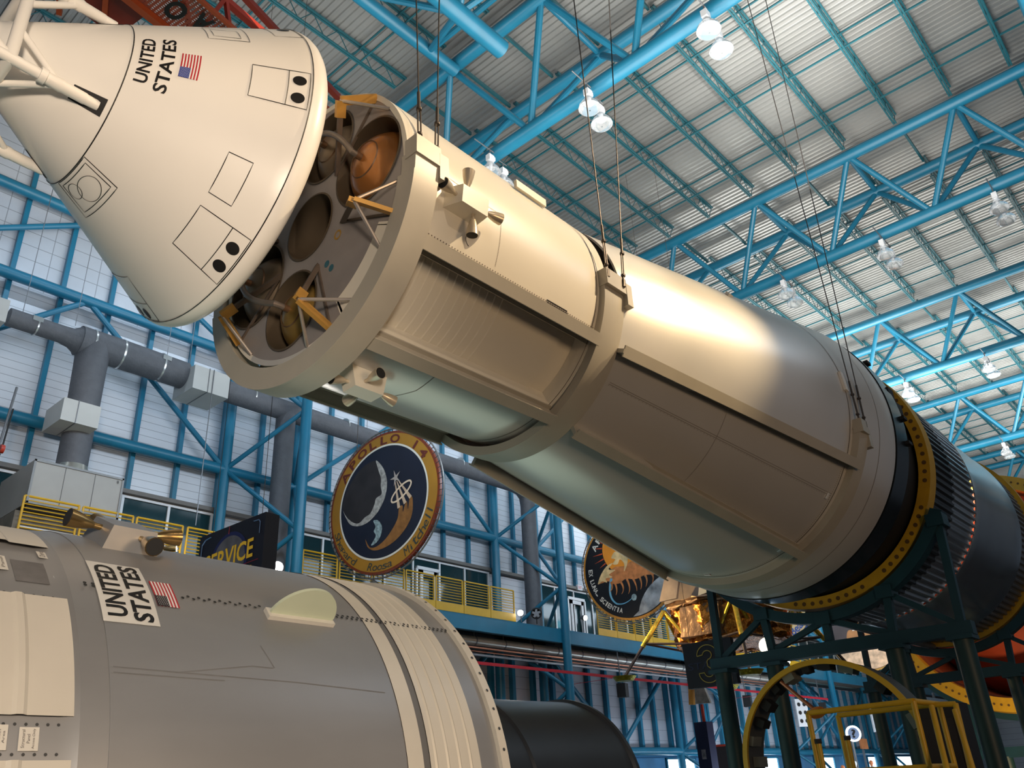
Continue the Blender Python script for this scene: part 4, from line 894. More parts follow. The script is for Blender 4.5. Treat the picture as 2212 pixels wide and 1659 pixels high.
# ================================================================ round emblems, hung facing the entrance
def emb(c, a, R):
    a = math.radians(a); n = Vector((math.sin(a), math.cos(a), 0)); u = Vector((math.cos(a), -math.sin(a), 0)); c = Vector(c); up = Vector((0, 0, 1))
    f = lambda x, y, off=0: c + u*(x*R) + up*(y*R) - n*(.06+off)
    return f, n, u, c
def e_ring(f, r0, r1, off, n=96, a0=0, a1=360):
    mb = MB(); V = []; full = abs(a1-a0-360) < 1e-6; cols = n if full else n+1
    for i in range(cols):
        t = math.radians(a0+(a1-a0)*i/n); V += [f(r0*math.cos(t), r0*math.sin(t), off), f(r1*math.cos(t), r1*math.sin(t), off)]
    mb.add(V, [(2*i, 2*((i+1) % cols), 2*((i+1) % cols)+1, 2*i+1) for i in range(n)]); return mb
def smoothpts(pts, n=5):
    out = []; N = len(pts)
    for i in range(N):
        p0, p1, p2, p3 = [Vector(pts[(i+k-1) % N]).to_2d() for k in range(4)]
        for j in range(n):
            t = j/n; out.append(tuple(.5*((2*p1)+(p2-p0)*t+(2*p0-5*p1+4*p2-p3)*t*t+(3*p1-p0-3*p2+p3)*t**3)))
    return out
def e_poly(f, pts, off, name, m, par, smooth=True):
    mb = MB(); P = smoothpts(pts) if smooth else pts
    cu = bpy.data.curves.new('t', 'CURVE'); cu.dimensions = '2D'; cu.fill_mode = 'FRONT'; sp = cu.splines.new('POLY'); sp.points.add(len(P)-1)
    for q, p in zip(sp.points, P): q.co = (p[0], p[1], 0, 1)
    sp.use_cyclic_u = True; o = bpy.data.objects.new('t', cu); C.objects.link(o); me = o.evaluated_get(bpy.context.evaluated_depsgraph_get()).to_mesh()
    mb.add([f(v.co.x, v.co.y, off) for v in me.vertices], [tuple(p.vertices) for p in me.polygons]); bpy.data.objects.remove(o); bpy.data.curves.remove(cu)
    return mb.build(name, m, par, smooth=0, recalc=False)
def e_stroke(f, pts, w, off, name, m, par, taper=False):
    mb = MB(); V = []; N = len(pts); P = [Vector(p).to_2d() for p in pts]
    for i, p in enumerate(P):
        d = (P[min(N-1, i+1)] - P[max(0, i-1)]).normalized(); nn = Vector((-d.y, d.x))*w/2*(1-.8*i/(N-1) if taper else 1)
        V += [f(*(p+nn), off), f(*(p-nn), off)]
    mb.add(V, [(2*i, 2*i+2, 2*i+3, 2*i+1) for i in range(N-1)]); return mb.build(name, m, par, smooth=0, recalc=False)
def bez(a, b, c, n=14): return [tuple(Vector(a)*(1-t)**2+Vector(b)*2*t*(1-t)+Vector(c)*t*t) for t in [i/n for i in range(n+1)]]
def e_text(f, txt, r, h, a0, a1, off, name, m, par, bold=.0, flip=False, skew=0):
    """letters along an arc; a0 to a1 in degrees; flip = reads anticlockwise along the bottom"""
    mb = MB(); n = len(txt)
    for i, ch in enumerate(txt):
        if ch == ' ': continue
        a = math.radians(a0 + (a1-a0)*(i+.5)/n); vs, fs, asp = text_geo(ch, bold); wd = min(h*asp*1.6, abs(math.radians(a1-a0))*r/n*.93)
        hh = h*(.32 if ch in ',' else 1 if (ch.isupper() or ch.isdigit() or ch in 'lthd') else .68)
        up = Vector((math.cos(a), math.sin(a))) * (-1 if flip else 1); rt = Vector((up.y, -up.x)); base = Vector((math.cos(a), math.sin(a)))*r
        mb.add([f(*(base + rt*((u-.5)*wd+skew*(v*hh)) + up*(v*hh)), off) for u, v in vs], fs)
    return mb.build(name, m, par, smooth=0, recalc=False)
LACE = mat('grey_lacing_frame', (.22, .21, .20), .5, .5, .1, 5)
def emblem_base(c, a, R, lab, rim):
    f, n, u, cc = emb(c, a, R); t = thing('round_emblem', (c[0], c[1], c[2]-R), lab, 'emblem sign')
    mb = MB(); V = []
    for r_, o_ in ((1.0, 0), (1.0, -.10)): V += [f(r_*math.cos(2*PI*i/96), r_*math.sin(2*PI*i/96), o_) for i in range(96)]
    mb.add(V, [tuple(range(96)), tuple(range(96, 192))[::-1]] + [(i, (i+1) % 96, 96+(i+1) % 96, 96+i) for i in range(96)]); mb.build('board', rim, t, smooth=0)
    pts = [f(1.045*math.cos(2*PI*i/72), 1.045*math.sin(2*PI*i/72), -.05) for i in range(73)]
    mb = MB(); mb.path(pts, .028, 6); hp = mb.build('hoop_frame', LACE, t)
    mb = MB()
    for i in range(80): q = 2*PI*i/80; mb.bar(f(.985*math.cos(q), .985*math.sin(q), .008), f(1.05*math.cos(q+.01), 1.05*math.sin(q+.01), -.03), .018, .012)
    l_ = mb.build('lacing', mat('dark_lacing', (.05, .04, .035), .7), hp); l_['kind'] = 'stuff'
    for sx in (-.55, .55):
        mb = MB(); mb.tube(f(sx, .86, -.05), f(sx, .86, -.05)+Vector((0, 0, 16.2-c[2]-.86*R)), .012, 5); mb.build('hanging_wire', STEEL, t)
    return f, t
# gold emblem with crescent moon
RIMB = mat('emblem_red_brown_edge', (.20, .035, .012), .4, 0, .1, 3); EG = mat('emblem_gold', (.42, .20, .022), .38, .1, .12, 1.2); ENAVY = mat('emblem_navy', (.012, .014, .028), .35, 0, .2, 1); EW = mat('emblem_white', (.72, .68, .60), .4, 0, .04, 3)
f, t = emblem_base((15.35, 18.4, 7.97), 83, 2.17, 'big round gold-rimmed emblem with crescent moon and shooting star', RIMB)
e_ring(f, .80, .965, .010).build('gold_border', EG, t, smooth=0, recalc=False)
e_ring(f, 0.0, .80, .012).build('night_field', ENAVY, t, smooth=0, recalc=False)
e_ring(f, .785, .812, .020).build('white_circle', EW, t, smooth=0, recalc=False)
MO = [(-.14, .62), (0, .47), (.07, .26), (.05, .06), (-.03, -.08), (-.12, -.17), (-.27, -.245), (-.45, -.26), (-.63, -.17), (-.755, .03)]
e_poly(f, MO + [(-.74, .2), (-.6, .42), (-.4, .58)], .016, 'moon_dark_side', mat('emblem_moon_dark', (.030, .024, .024), .4, 0, .3, 2), t)
e_poly(f, [(-.14, .62), (0, .47), (.075, .26), (.05, .06), (-.03, -.08), (-.12, -.17), (-.27, -.25), (-.45, -.265), (-.62, -.19), (-.755, .03), (-.68, -.08), (-.55, -.19), (-.43, -.225), (-.33, -.17), (-.22, -.13), (-.15, -.02), (-.12, .06), (-.02, .10), (-.04, .22), (-.04, .33), (-.09, .46)], .02, 'moon_crescent', mat('emblem_moon_grey', (.42, .40, .37), .5, 0, .5, 9), t)
e_poly(f, [(-.16, -.25), (-.07, -.265), (0, -.37), (-.03, -.50), (-.11, -.57), (-.19, -.58), (-.11, -.47), (-.15, -.40), (-.12, -.34)], .02, 'planet_crescent', mat('emblem_planet', (.30, .40, .42), .5, 0, .6, 12), t)
TRL = mat('emblem_trail_bronze', (.28, .12, .03), .4, 0, .3, 6)
e_poly(f, [(.30, -.17), (.36, -.15), (.37, -.24), (.41, -.13), (.44, -.11), (.46, -.22), (.485, -.08), (.535, -.08), (.535, -.28), (.45, -.44), (.28, -.58), (.08, -.655), (-.12, -.665), (-.25, -.60), (-.30, -.48), (-.22, -.60), (-.10, -.62), (.06, -.55), (.20, -.42), (.28, -.30)], .018, 'trail', TRL, t)
STM = mat('emblem_pale_gold', (.62, .44, .30), .4, 0, .1, 8)
for a_, b_ in (((.225, .22), (.30, -.17)), ((.255, .22), (.41, -.13)), ((.285, .22), (.505, -.07))):
    mbp = [a_, b_]; mb = MB(); d = Vector((b_[0]-a_[0], b_[1]-a_[1])).normalized(); nn = Vector((-d.y, d.x))
    mb.add([f(a_[0]+nn.x*.006, a_[1]+nn.y*.006, .024), f(a_[0]-nn.x*.006, a_[1]-nn.y*.006, .024), f(b_[0]-nn.x*.026, b_[1]-nn.y*.026, .024), f(b_[0]+nn.x*.026, b_[1]+nn.y*.026, .024)], [(0, 1, 2, 3)]); mb.build('comet_bar', STM, t, smooth=0)
e_stroke(f, [(.34+.20*math.cos(q)*math.cos(.55)-.075*math.sin(q)*math.sin(.55), .05+.20*math.cos(q)*math.sin(.55)+.075*math.sin(q)*math.cos(.55)) for q in [2*PI*i/36 for i in range(37)]], .026, .028, 'halo_ring', mat('emblem_halo', (.75, .58, .42), .4), t)
sc5 = []
for i in range(10): q = PI/2+.35+i*PI/5; r_ = .125 if i % 2 == 0 else .035; sc5.append((.235+r_*math.cos(q)*.8, .27+r_*math.sin(q)))
e_poly(f, sc5, .03, 'star', mat('emblem_star', (.42, .36, .32), .4), t, smooth=False)
EBR = mat('emblem_lettering_brown', (.13, .022, .012), .5)
e_text(f, 'APOLLO 14', .822, .125, 152, 28, .022, 'lettering', EBR, t, bold=.03)
EDK = mat('emblem_lettering_dark', (.035, .05, .045), .5)
e_text(f, 'Shepard', .945, .10, 198, 238, .022, 'lettering', EDK, t, flip=True, skew=.2); e_text(f, 'Roosa', .945, .10, 254, 282, .022, 'lettering', EDK, t, flip=True, skew=.2); e_text(f, 'Mitchell', .945, .11, 296, 342, .022, 'lettering', EDK, t, flip=True, skew=.2)
# black emblem with running horses before the sun
EO = mat('emblem_orange_rim', (.60, .26, .04), .4, 0, .1, 3); EBK = mat('emblem_black_field', (.008, .007, .009), .4, 0, .2, 1)
f, t = emblem_base((28.05, 18.4, 8.0), 84, 2.14, 'big round black emblem with orange sun and horses, half behind the hull', EO)
e_ring(f, 0, .955, .010).build('night_field', EBK, t, smooth=0, recalc=False)
mb = MB(); mb.add([f(-.05+.49*math.cos(2*PI*i/48), .35+.49*math.sin(2*PI*i/48), .014) for i in range(48)], [tuple(range(48))]); mb.build('sun', mat('emblem_sun', (.80, .28, .02), .45, 0, .1, 2), t, smooth=0)
ERAY = mat('emblem_ray', (.55, .08, .02), .5)
for q in (160, 172, 184, 196, 207, 218, 228):
    r_ = math.radians(q); mb = MB(); c_ = Vector((-.05, .35)); d = Vector((math.cos(r_), math.sin(r_))); nn = Vector((-d.y, d.x)); L_ = .72 if q % 2 == 0 else .66
    if (c_+d*L_).length > .9: L_ = .6
    mb.add([f(*(c_+d*.5+nn*.014), .014), f(*(c_+d*.5-nn*.014), .014), f(*(c_+d*L_), .014)], [(0, 1, 2)]); mb.build('sun_ray', ERAY, t, smooth=0)
HO = mat('emblem_horse_orange', (.55, .20, .06), .5, 0, .4, 5); HP = mat('emblem_horse_cream', (.78, .55, .26), .5, 0, .3, 5)
e_poly(f, [(-.70, -.24), (-.55, -.16), (-.45, -.06), (-.30, .02), (-.10, .0), (.05, .06), (.25, .0), (.45, -.08), (.55, -.16), (.50, -.26), (.30, -.24), (.10, -.28), (-.10, -.24), (-.25, -.30), (-.40, -.28), (-.48, -.22)], .018, 'horse_bodies', HO, t)
e_poly(f, [(-.28, .30), (-.18, .30), (-.12, .38), (-.10, .28), (-.02, .16), (-.04, .02), (-.12, -.10), (-.10, .04), (-.18, .14), (-.24, .06), (-.34, .08), (-.28, .16), (-.36, .20)], .022, 'horse_mane', HP, t)
e_poly(f, [(-.70, -.24), (-.62, -.08), (-.48, .06), (-.34, .10), (-.44, .0), (-.30, -.04), (-.44, -.10), (-.38, -.16), (-.52, -.16), (-.50, -.24), (-.60, -.20)], .024, 'horse_tail', HP, t)
for i, (a_, b_, c_) in enumerate((((-.42, -.24), (-.36, -.38), (-.47, -.42)), ((-.34, -.26), (-.28, -.42), (-.34, -.50)), ((-.22, -.26), (-.12, -.42), (-.22, -.50)), ((-.08, -.24), (.0, -.44), (-.08, -.52)), ((.04, -.24), (.12, -.40), (.10, -.50)), ((.18, -.24), (.24, -.38), (.18, -.48)), ((.30, -.24), (.36, -.34), (.29, -.45)), ((.42, -.22), (.50, -.30), (.42, -.42)))):
    e_stroke(f, bez(a_, b_, c_, 6), .045, .023, 'horse_leg', HO, t, taper=True)
e_stroke(f, bez((-.40, -.18), (-.54, -.52), (-.34, -.66), 12) + bez((-.34, -.66), (-.18, -.72), (.0, -.60), 10), .05, .021, 'blue_swoosh', mat('emblem_sky_blue', (.16, .42, .60), .5), t, taper=True)
mb = MB(); mb.add([f(.03+.055*math.cos(2*PI*i/20), -.60+.06*math.sin(2*PI*i/20), .026) for i in range(20)], [tuple(range(20))]); mb.build('small_planet', mat('emblem_planet', (.3, .4, .42), .5), t, smooth=0)
mp = [(.94*math.cos(math.radians(q)), .94*math.sin(math.radians(q))) for q in range(-92, -24, 4)]; cc_ = (.95, -1.05)
arc = [(cc_[0]+.88*math.cos(math.radians(q)), cc_[1]+.80*math.sin(math.radians(q))) for q in range(94, 180, 6)]
arc = [p for p in arc if math.hypot(*p) < .93]
e_poly(f, mp + arc, .016, 'moon_corner', mat('emblem_moon_mottled', (.40, .42, .44), .5, 0, .7, 2.2), t, smooth=False)
e_text(f, 'APOLLO XIII', .78, .115, 152, 30, .022, 'lettering', EW, t, bold=.02)
e_text(f, 'EX LUNA, SCIENTIA', .88, .088, 176, 254, .022, 'lettering', EW, t, bold=.02, flip=True)
# grey emblem partly hidden by the frame
f, t = emblem_base((40.3, 18.4, 8.0), 84, 2.1, 'round cream-rimmed emblem with blue lettering seen through the frame', mat('emblem_blue_edge', (.02, .06, .20), .4))
e_ring(f, .70, .97, .010).build('cream_border', mat('emblem_cream', (.55, .42, .22), .45, 0, .08, 2), t, smooth=0, recalc=False)
e_ring(f, 0, .70, .012).build('inner_field', mat('emblem_brown_field', (.10, .045, .03), .5, 0, .3, 2), t, smooth=0, recalc=False)
e_poly(f, [(-.4, -.45), (.1, -.6), (.45, -.3), (.2, -.2), (.3, .1), (0, .2), (-.3, 0), (-.5, -.1)], .016, 'ship_shape', EW, t)
e_text(f, 'Bean', .93, .19, 296, 325, .02, 'lettering', mat('emblem_blue_letters', (.03, .08, .30), .5), t, flip=True, bold=.02)
# eagle emblem
f, t = emblem_base((52.5, 18.4, 7.6), 75, 2.1, 'round emblem with a white-headed bird over pale ground, behind the frame', mat('emblem_gold_edge', (.45, .26, .05), .4))
e_ring(f, 0, .95, .010).build('night_field', mat('emblem_dark_brown', (.035, .025, .03), .5, 0, .3, 1), t, smooth=0, recalc=False)
mg = [(.94*math.cos(math.radians(q)), .94*math.sin(math.radians(q))) for q in range(-148, -31, 5)]
e_poly(f, [(-.80, -.48)] + mg[1:-1] + [(.80, -.48), (.3, -.40), (-.3, -.42)], .014, 'pale_ground', mat('emblem_sand', (.72, .52, .36), .5, 0, .5, 3), t, smooth=False)
e_poly(f, [(-.48, .08), (-.40, .16), (-.20, .15), (.10, .5), (.45, .7), (.7, .55), (.75, .1), (.5, -.1), (.2, -.2), (-.05, -.16), (-.45, -.16), (-.52, -.1)], .018, 'bird_body', mat('emblem_bird_brown', (.38, .17, .05), .5, 0, .2, 3), t)
e_poly(f, [(-.28, .24), (-.16, .30), (-.02, .26), (.02, .14), (-.10, .10), (-.20, .14), (-.32, .12), (-.30, .18)], .024, 'bird_head', EW, t)
mb = MB(); mb.add([f(-.46+.11*math.cos(2*PI*i/24), .36+.11*math.sin(2*PI*i/24), .02) for i in range(24)], [tuple(range(24))]); mb.build('small_planet', mat('emblem_planet', (.3, .4, .42), .5), t, smooth=0)
light('SPOT', 'spot_light', (47.0, 14.5, 3.2), (52.2, 18.2, 7.0), 900, (1, .80, .58), .1, 50, .7)
light('SPOT', 'spot_light', (23.5, 12.5, 3.0), (28, 18.2, 7.4), 700, (1, .84, .66), .1, 30, .7)
light('SPOT', 'spot_light', (10.5, 12.5, 5.0), (15.2, 18.2, 7.8), 300, (1, .82, .60), .1, 34, .7)
light('SPOT', 'spot_light', (35.5, 14.5, 3.0), (40, 18.2, 6.6), 500, (1, .84, .66), .1, 30, .7)

# ================================================================ hanging text banners
NAVY = mat('banner_dark_navy', (.008, .008, .018), .45, 0, .15, 1); YTX = mat('banner_yellow', (.75, .48, .03), .5)
bn = thing('hanging_banner', (7.75, 14, 2.0), 'dark hanging banner with yellow service lettering above the low grey hull', 'banner')
mb = MB(); mb.prism([(7.62, 14.42, 4.60), (7.8, 12.56, 4.68), (7.8, 12.56, 2.6), (7.62, 14.42, 2.6)], (.30, .03, 0)); mb.build('panel', NAVY, bn, smooth=0)
def bnp(x, z, off=.012): k = (14.42-x)/(14.42-12.56); return Vector((7.62+.18*k-off, x, z))
mb = MB(); text_map(mb, 'SERVICE', lambda u, v: bnp(14.18-1.36*u, 3.83+.10*u+.35*v), .02); mb.build('lettering', YTX, bn, smooth=0, recalc=False)
mb = MB(); text_map(mb, 'MODULE', lambda u, v: bnp(14.18-1.36*u, 3.34+.10*u+.35*v), .02); mb.build('lettering', YTX, bn, smooth=0, recalc=False)
mb = MB(); mb.add([bnp(13.50+.46*math.cos(2*PI*i/36), 3.98+.46*math.sin(2*PI*i/36), .006) for i in range(36)], [tuple(range(36))]); mb.build('moon_picture', mat('banner_moon', (.10, .105, .14), .5, 0, .5, 3), bn, smooth=0)
mb = MB(); mb.add([bnp(13.50+.53*math.cos(2*PI*i/36), 3.98+.53*math.sin(2*PI*i/36), .004) for i in range(36)], [tuple(range(36))]); mb.build('blue_halo', mat('banner_blue', (.01, .015, .09), .5), bn, smooth=0)
BLN = mat('banner_line_blue', (.10, .20, .42), .5); 
for pts in ([(14.32, 4.2), (14.32, 4.42), (14.24, 4.50), (14.08, 4.53)], [(12.86, 4.57), (12.72, 4.57), (12.68, 4.52), (12.68, 4.32)]):
    mb = MB()
    for a_, b_ in zip(pts, pts[1:]): mb.bar(bnp(*a_), bnp(*b_), .02, .008)
    mb.build('corner_line', BLN, bn, smooth=0)
RLN = mat('banner_line_red', (.30, .02, .04), .5)
for a_, b_ in (((13.6, 3.80), (12.66, 3.86)), ((13.55, 4.48), (13.55, 4.62))): mb = MB(); mb.bar(bnp(*a_), bnp(*b_), .008, .006); mb.build('thin_line', RLN, bn, smooth=0)
for yy in (14.2, 12.8): mb = MB(); mb.tube(bnp(yy, 4.6, -.1), bnp(yy, 19.0, -.1), .006, 5); mb.build('wire', STEEL, bn)
s3 = thing('hanging_banner', (20, 11.1, 2.2), 'black square sign with a yellow outlined numeral three, behind the frame', 'banner')
mb = MB(); mb.prism([(20, 11.79, 3.33), (20, 10.38, 3.33), (20, 10.35, 2.22), (20, 11.76, 2.22)], (.16, 0, 0)); mb.build('panel', NAVY, s3, smooth=0)
cu = [(11.40, 2.98)] + [(11.13+.27*math.cos(q), 2.98+.235*math.sin(q)) for q in [i*PI/14 for i in range(1, 14)]] 
def three(k=1.0):
    """outline of the figure 3 in (y, z)"""
    o = []; c1_ = (11.09, 2.98); c2_ = (11.09, 2.56)
    o += [(c1_[0]+.29*math.cos(q), c1_[1]+.25*math.sin(q)) for q in [PI*i/12 for i in range(0, 16)]]     # over the top, left to right
    o += [(c2_[0]+.29*math.cos(q), c2_[1]+.25*math.sin(q)) for q in [PI*.75+PI*i/12 for i in range(0, 16)]]
    o += [(c2_[0]+.13*math.cos(q), c2_[1]+.11*math.sin(q)) for q in [2*PI-PI*i/10 for i in range(0, 12)]]
    o += [(c2_[0]+.02, 2.71), (c2_[0]+.02, 2.83)]
    o += [(c1_[0]+.13*math.cos(q), c1_[1]+.11*math.sin(q)) for q in [PI*1.45-PI*i/10 for i in range(0, 15)]]
    return o
P3 = three()
mb = MB()
for a_, b_ in zip(P3, P3[1:]+P3[:1]): mb.bar((19.985, a_[0], a_[1]), (19.985, b_[0], b_[1]), .022, .01, (1, 0, 0))
mb.build('numeral', mat('dim_yellow', (.42, .30, .06), .5), s3, smooth=0)
mb = MB(); text_map(mb, 'STAGE', lambda u, v: Vector((19.99, 11.68-1.15*u, 2.66+.17*v)), .0); mb.build('lettering', mat('dim_blue', (.02, .025, .07), .5), s3, smooth=0, recalc=False)
for yy in (11.6, 10.5): mb = MB(); mb.tube((20.1, yy, 3.3), (20.1, yy, 19.0), .006, 5); mb.build('wire', STEEL, s3)

# ================================================================ foil-wrapped lander hung behind
lm = thing('lunar_lander', (28, 14.4, 2.6), 'gold foil wrapped lander with spread legs behind the dark frame', 'spacecraft')
cx, cy = 28.0, 14.4
def foil(vs_top, vs_bot, name, m, cuts=10, amp=.06):
    import bmesh
    n = len(vs_top); bm = bmesh.new(); T = [bm.verts.new(v) for v in vs_top]; B = [bm.verts.new(v) for v in vs_bot]
    for i in range(n): bm.faces.new((B[i], B[(i+1) % n], T[(i+1) % n], T[i]))
    bm.faces.new(T); bm.faces.new(B[::-1]); bmesh.ops.triangulate(bm, faces=[f_ for f_ in bm.faces if len(f_.verts) > 4])
    bmesh.ops.subdivide_edges(bm, edges=bm.edges, cuts=cuts, use_grid_fill=True); rnd = random.Random(3)
    for v in bm.verts: v.co += Vector((rnd.uniform(-1, 1), rnd.uniform(-1, 1), rnd.uniform(-.6, .6)))*amp
    bm.verts.index_update(); mb = MB(); mb.add([tuple(v.co) for v in bm.verts], [tuple(v.index for v in f_.verts) for f_ in bm.faces]); bm.free()
    return mb.build(name, m, lm, smooth=25)
GOLD2 = mat('copper_foil', (.62, .22, .04), .25, 1, .4, 4, 1.0, 8); BRF = mat('brown_foil', (.30, .17, .09), .4, .5, .3, 3, .8, 6)
def octo(r, z, ca=.55): 
    out = []
    for k in range(8): q = math.radians(112.5 + 45*k + 23); out.append((cx+r*math.cos(q), cy+r*math.sin(q), z))
    return out
foil(octo(2.1, 5.65), octo(2.1, 4.35), 'descent_stage', GOLD2, 8, .07)
foil(octo(2.28, 5.82), octo(2.25, 5.62), 'top_blanket', BRF, 5, .07)
foil([(26.0, 15.2, 5.55), (26.0, 13.7, 5.55), (26.3, 13.6, 5.5), (26.3, 15.4, 5.5)], [(25.9, 15.3, 4.55), (25.9, 13.8, 4.5), (26.3, 13.7, 4.5), (26.3, 15.4, 4.5)], 'front_blanket', BRF, 5, .03)
for i, (aa_, fz) in enumerate(((134, 3.35), (212, 2.92), (314, 3.3), (34, 3.3))):
    q = math.radians(aa_); d = Vector((math.cos(q), math.sin(q), 0)); top = Vector((cx, cy, 5.62))+d*2.35; ft = Vector((cx, cy, fz+.1))+d*4.0; low = Vector((cx, cy, 4.4))+d*1.7; sd_ = Vector((-d.y, d.x, 0))
    mb = MB(); mb.path([top, top+(ft-top)*.55], .085, 10); lg = mb.build('main_strut', mat('gold_strut', (.80, .50, .06), .3, .9, .4, 8, .6, 12), lm)
    mb = MB(); mb.path([top+(ft-top)*.5, ft], .055, 8); mb.build('lower_strut', mat('dark_strut', (.10, .06, .05), .5, .3), lg)
    for sg in (-1, 1): mb = MB(); mb.path([top, low+sd_*sg*.7], .07, 8); mb.build('side_strut', mat('gold_strut', (.8, .5, .06)), lg)
    for sg in (-1, 1): mb = MB(); mb.path([top+(ft-top)*.5, low+sd_*sg*.8+Vector((0, 0, -.05))], .04, 8); mb.build('cross_strut', mat('dark_strut', (.1, .06, .05)), lg)
    c_ = ft; mb = MB(); V = [c_ + Vector((.42*math.cos(2*PI*k/20), .42*math.sin(2*PI*k/20), .03)) for k in range(20)] + [c_ + Vector((.30*math.cos(2*PI*k/20), .30*math.sin(2*PI*k/20), -.12)) for k in range(20)]
    mb.add(V, [tuple(range(20)), tuple(range(20, 40))[::-1]] + [(k, (k+1) % 20, 20+(k+1) % 20, 20+k) for k in range(20)]); mb.build('foot_pad', mat('yellow_foil', (.62, .50, .04), .35, .6, .4, 9, .8, 14), lg)
ASC = mat('ascent_tan_skin', (.30, .22, .17), .5, .2, .25, 2); AWH = mat('ascent_white_plate', (.60, .58, .52), .45)
foil([(27.2, 15.6, 8.3), (27.2, 13.4, 8.3), (28.9, 13.4, 8.3), (28.9, 15.6, 8.3)], [(26.6, 16.2, 5.9), (26.6, 13.2, 5.9), (29.3, 13.0, 5.9), (29.3, 16.2, 5.9)], 'ascent_stage', ASC, 4, .03)
for P_ in ([(26.3, 14.6, 5.9), (26.3, 13.9, 6.0), (26.5, 13.7, 7.0), (26.5, 14.3, 7.4)], [(26.2, 13.5, 5.95), (26.2, 12.9, 6.2), (26.4, 13.0, 6.9), (26.4, 13.55, 7.0)], [(26.2, 12.6, 5.85), (26.2, 12.2, 5.7), (26.3, 12.15, 6.3), (26.3, 12.3, 6.2)], [(26.0, 16.0, 5.9), (26.0, 15.3, 5.9), (26.2, 14.9, 7.6), (26.2, 15.3, 7.9)]):
    mb = MB(); mb.prism(P_, (.12, 0, 0)); mb.build('body_plate', AWH if P_[0][1] < 15 else ASC, lm, smooth=0)
mb = MB(); mb.box((26.6, 13.0, 6.3), (.3, .6, .8)); mb.build('window_recess', DARK, lm)
for yy in (13.2, 15.6): mb = MB(); mb.tube((28, yy, 8.2), (28, yy, 18.5), .02, 6); mb.build('hanging_wire', STEEL, lm)
light('SPOT', 'spot_light', (22.5, 9.2, 5.0), (27.5, 14, 4.9), 2600, (1, .74, .42), .12, 50, .7)
light('SPOT', 'spot_light', (24.0, 19.6, 6.8), (26.0, 15.4, 5.2), 1500, (1, .72, .35), .1, 45, .7)
def flood2(x, y, z, r, lab, m): 
    t = thing('floodlight', (x, y, z-.2), lab, 'floodlight'); d = Vector((-1, -.35, -.05)).normalized(); p = Vector((x, y, z))
    mb = MB(); mb.path([p-d*.2, p-d*.15, p], [r*.5, r*.9, r], 16); mb.build('housing', GREYM, t); mb = MB(); mb.tube(p, p+d*.01, r*.92, 16); mb.build('glowing_lens', m, t); mb = MB(); mb.box(p-d*.12-Vector((0, 0, r+.06)), (.05, .05, .16)); mb.build('bracket', GREYM, t)
flood2(25.0, 11.78, 3.72, .26, 'big glowing warm lamp in front of the copper foil, above the dark beam', WBULB)
flood2(25.0, 11.22, 3.18, .08, 'small glowing warm lamp just below the dark beam', WBULB)

# ================================================================ upright yellow instrument ring
AI = Axis((0, 7.12, .28)); iu = thing('instrument_ring', (17.4, 7.12, -2.6), 'upright open yellow-edged ring lined with grey equipment boxes', 'ring')
mb = MB(); mb.lathe(AI, [(17.05, 1.77), (17.05, 1.87), (17.12, 1.87), (17.12, 1.77)], n=120, closed=True); mb.build('yellow_flange', YEL, iu)
mb = MB(); mb.lathe(AI, [(17.12, 1.80), (17.12, 1.85), (17.85, 1.85), (17.85, 1.80)], n=120, closed=True); mb.build('ring_wall', mat('ring_grey_skin', (.12, .12, .115), .5, .3, .2, 2), iu)
EQ = mat('equipment_grey', (.24, .24, .20), .5, .1, .2, 3); rnd = random.Random(11)
for ph in list(range(-70, 250, 13)):
    if rnd.random() < .12: continue
    w_ = rnd.uniform(.14, .30); h_ = rnd.uniform(.08, .22); c_ = AI.P(17.42+rnd.uniform(-.08, .1), ph, 1.79-h_/2); e1 = (AI.P(0, ph+1, 1)-AI.P(0, ph-1, 1)).normalized(); e2 = (AI.P(0, ph, 1)-AI.P(0, ph, 0)).normalized()
    mb = MB(); mb.box(c_, (rnd.uniform(.25, .45), w_, h_), Matrix((AI.a, e1, e2)).transposed()); mb.build('equipment_box', EQ if rnd.random() < .6 else DARK, iu, smooth=0)
for sx in (-1.1, 1.1): mb = MB(); mb.box((17.45, 7.12+sx, -2.1), (.7, .3, 1.0)); mb.build('foot', FRAMEB, iu)
for q in (-1.45, -1.2): pass
mb = MB(); mb.path([AI.P(17.2, 118, 1.75), AI.P(17.2, 112, 1.3), AI.P(17.3, 104, .95)], .04, 8); mb.build('cable_arm', COPPER, iu)
mb = MB(); mb.lathe(Axis(AI.P(0, 104, .92), .5, .3), [(15.3+0*1, .0)], n=4) if False else mb.tube(AI.P(17.3, 104, .95), AI.P(17.28, 103.5, .90), .16, 18); mb.build('arm_cup', mat('orange_cup', (.62, .22, .04), .4), iu)

# ================================================================ yellow work platform rails
wp = thing('work_platform', (14.6, 5.2, -2.6), 'yellow tubular work platform rails at the bottom right', 'platform')
YR = .042
def yt(a, b, nm='rail_tube', r=YR): mb = MB(); mb.tube(a, b, r, 12); mb.build(nm, YEL, wp)
for xx in (14.0, 15.2):
    yt((xx, 6.1, .96), (xx, 4.43, .98)); yt((xx, 6.1, .96), (xx, 6.06, -2.6), 'post'); yt((xx, 4.43, .98), (xx, 4.42, -2.6), 'post'); yt((xx, 6.08, .08), (xx, 4.43, .08))
yt((14.0, 4.43, .98), (15.2, 4.43, .98)); yt((14.0, 4.43, .08), (15.2, 4.43, .08)); yt((14.0, 6.1, .96), (15.2, 6.1, .96)) if False else None
for (a_, b_) in (((14.2, 4.25, .90), (13.4, 4.02, -.6)), ((14.5, 4.02, .83), (13.6, 3.72, -.6)), ((14.9, 4.40, .96), (14.9, 4.10, .94)), ((14.9, 4.10, .94), (14.2, 3.95, -.6))): yt(a_, b_, 'stair_rail')
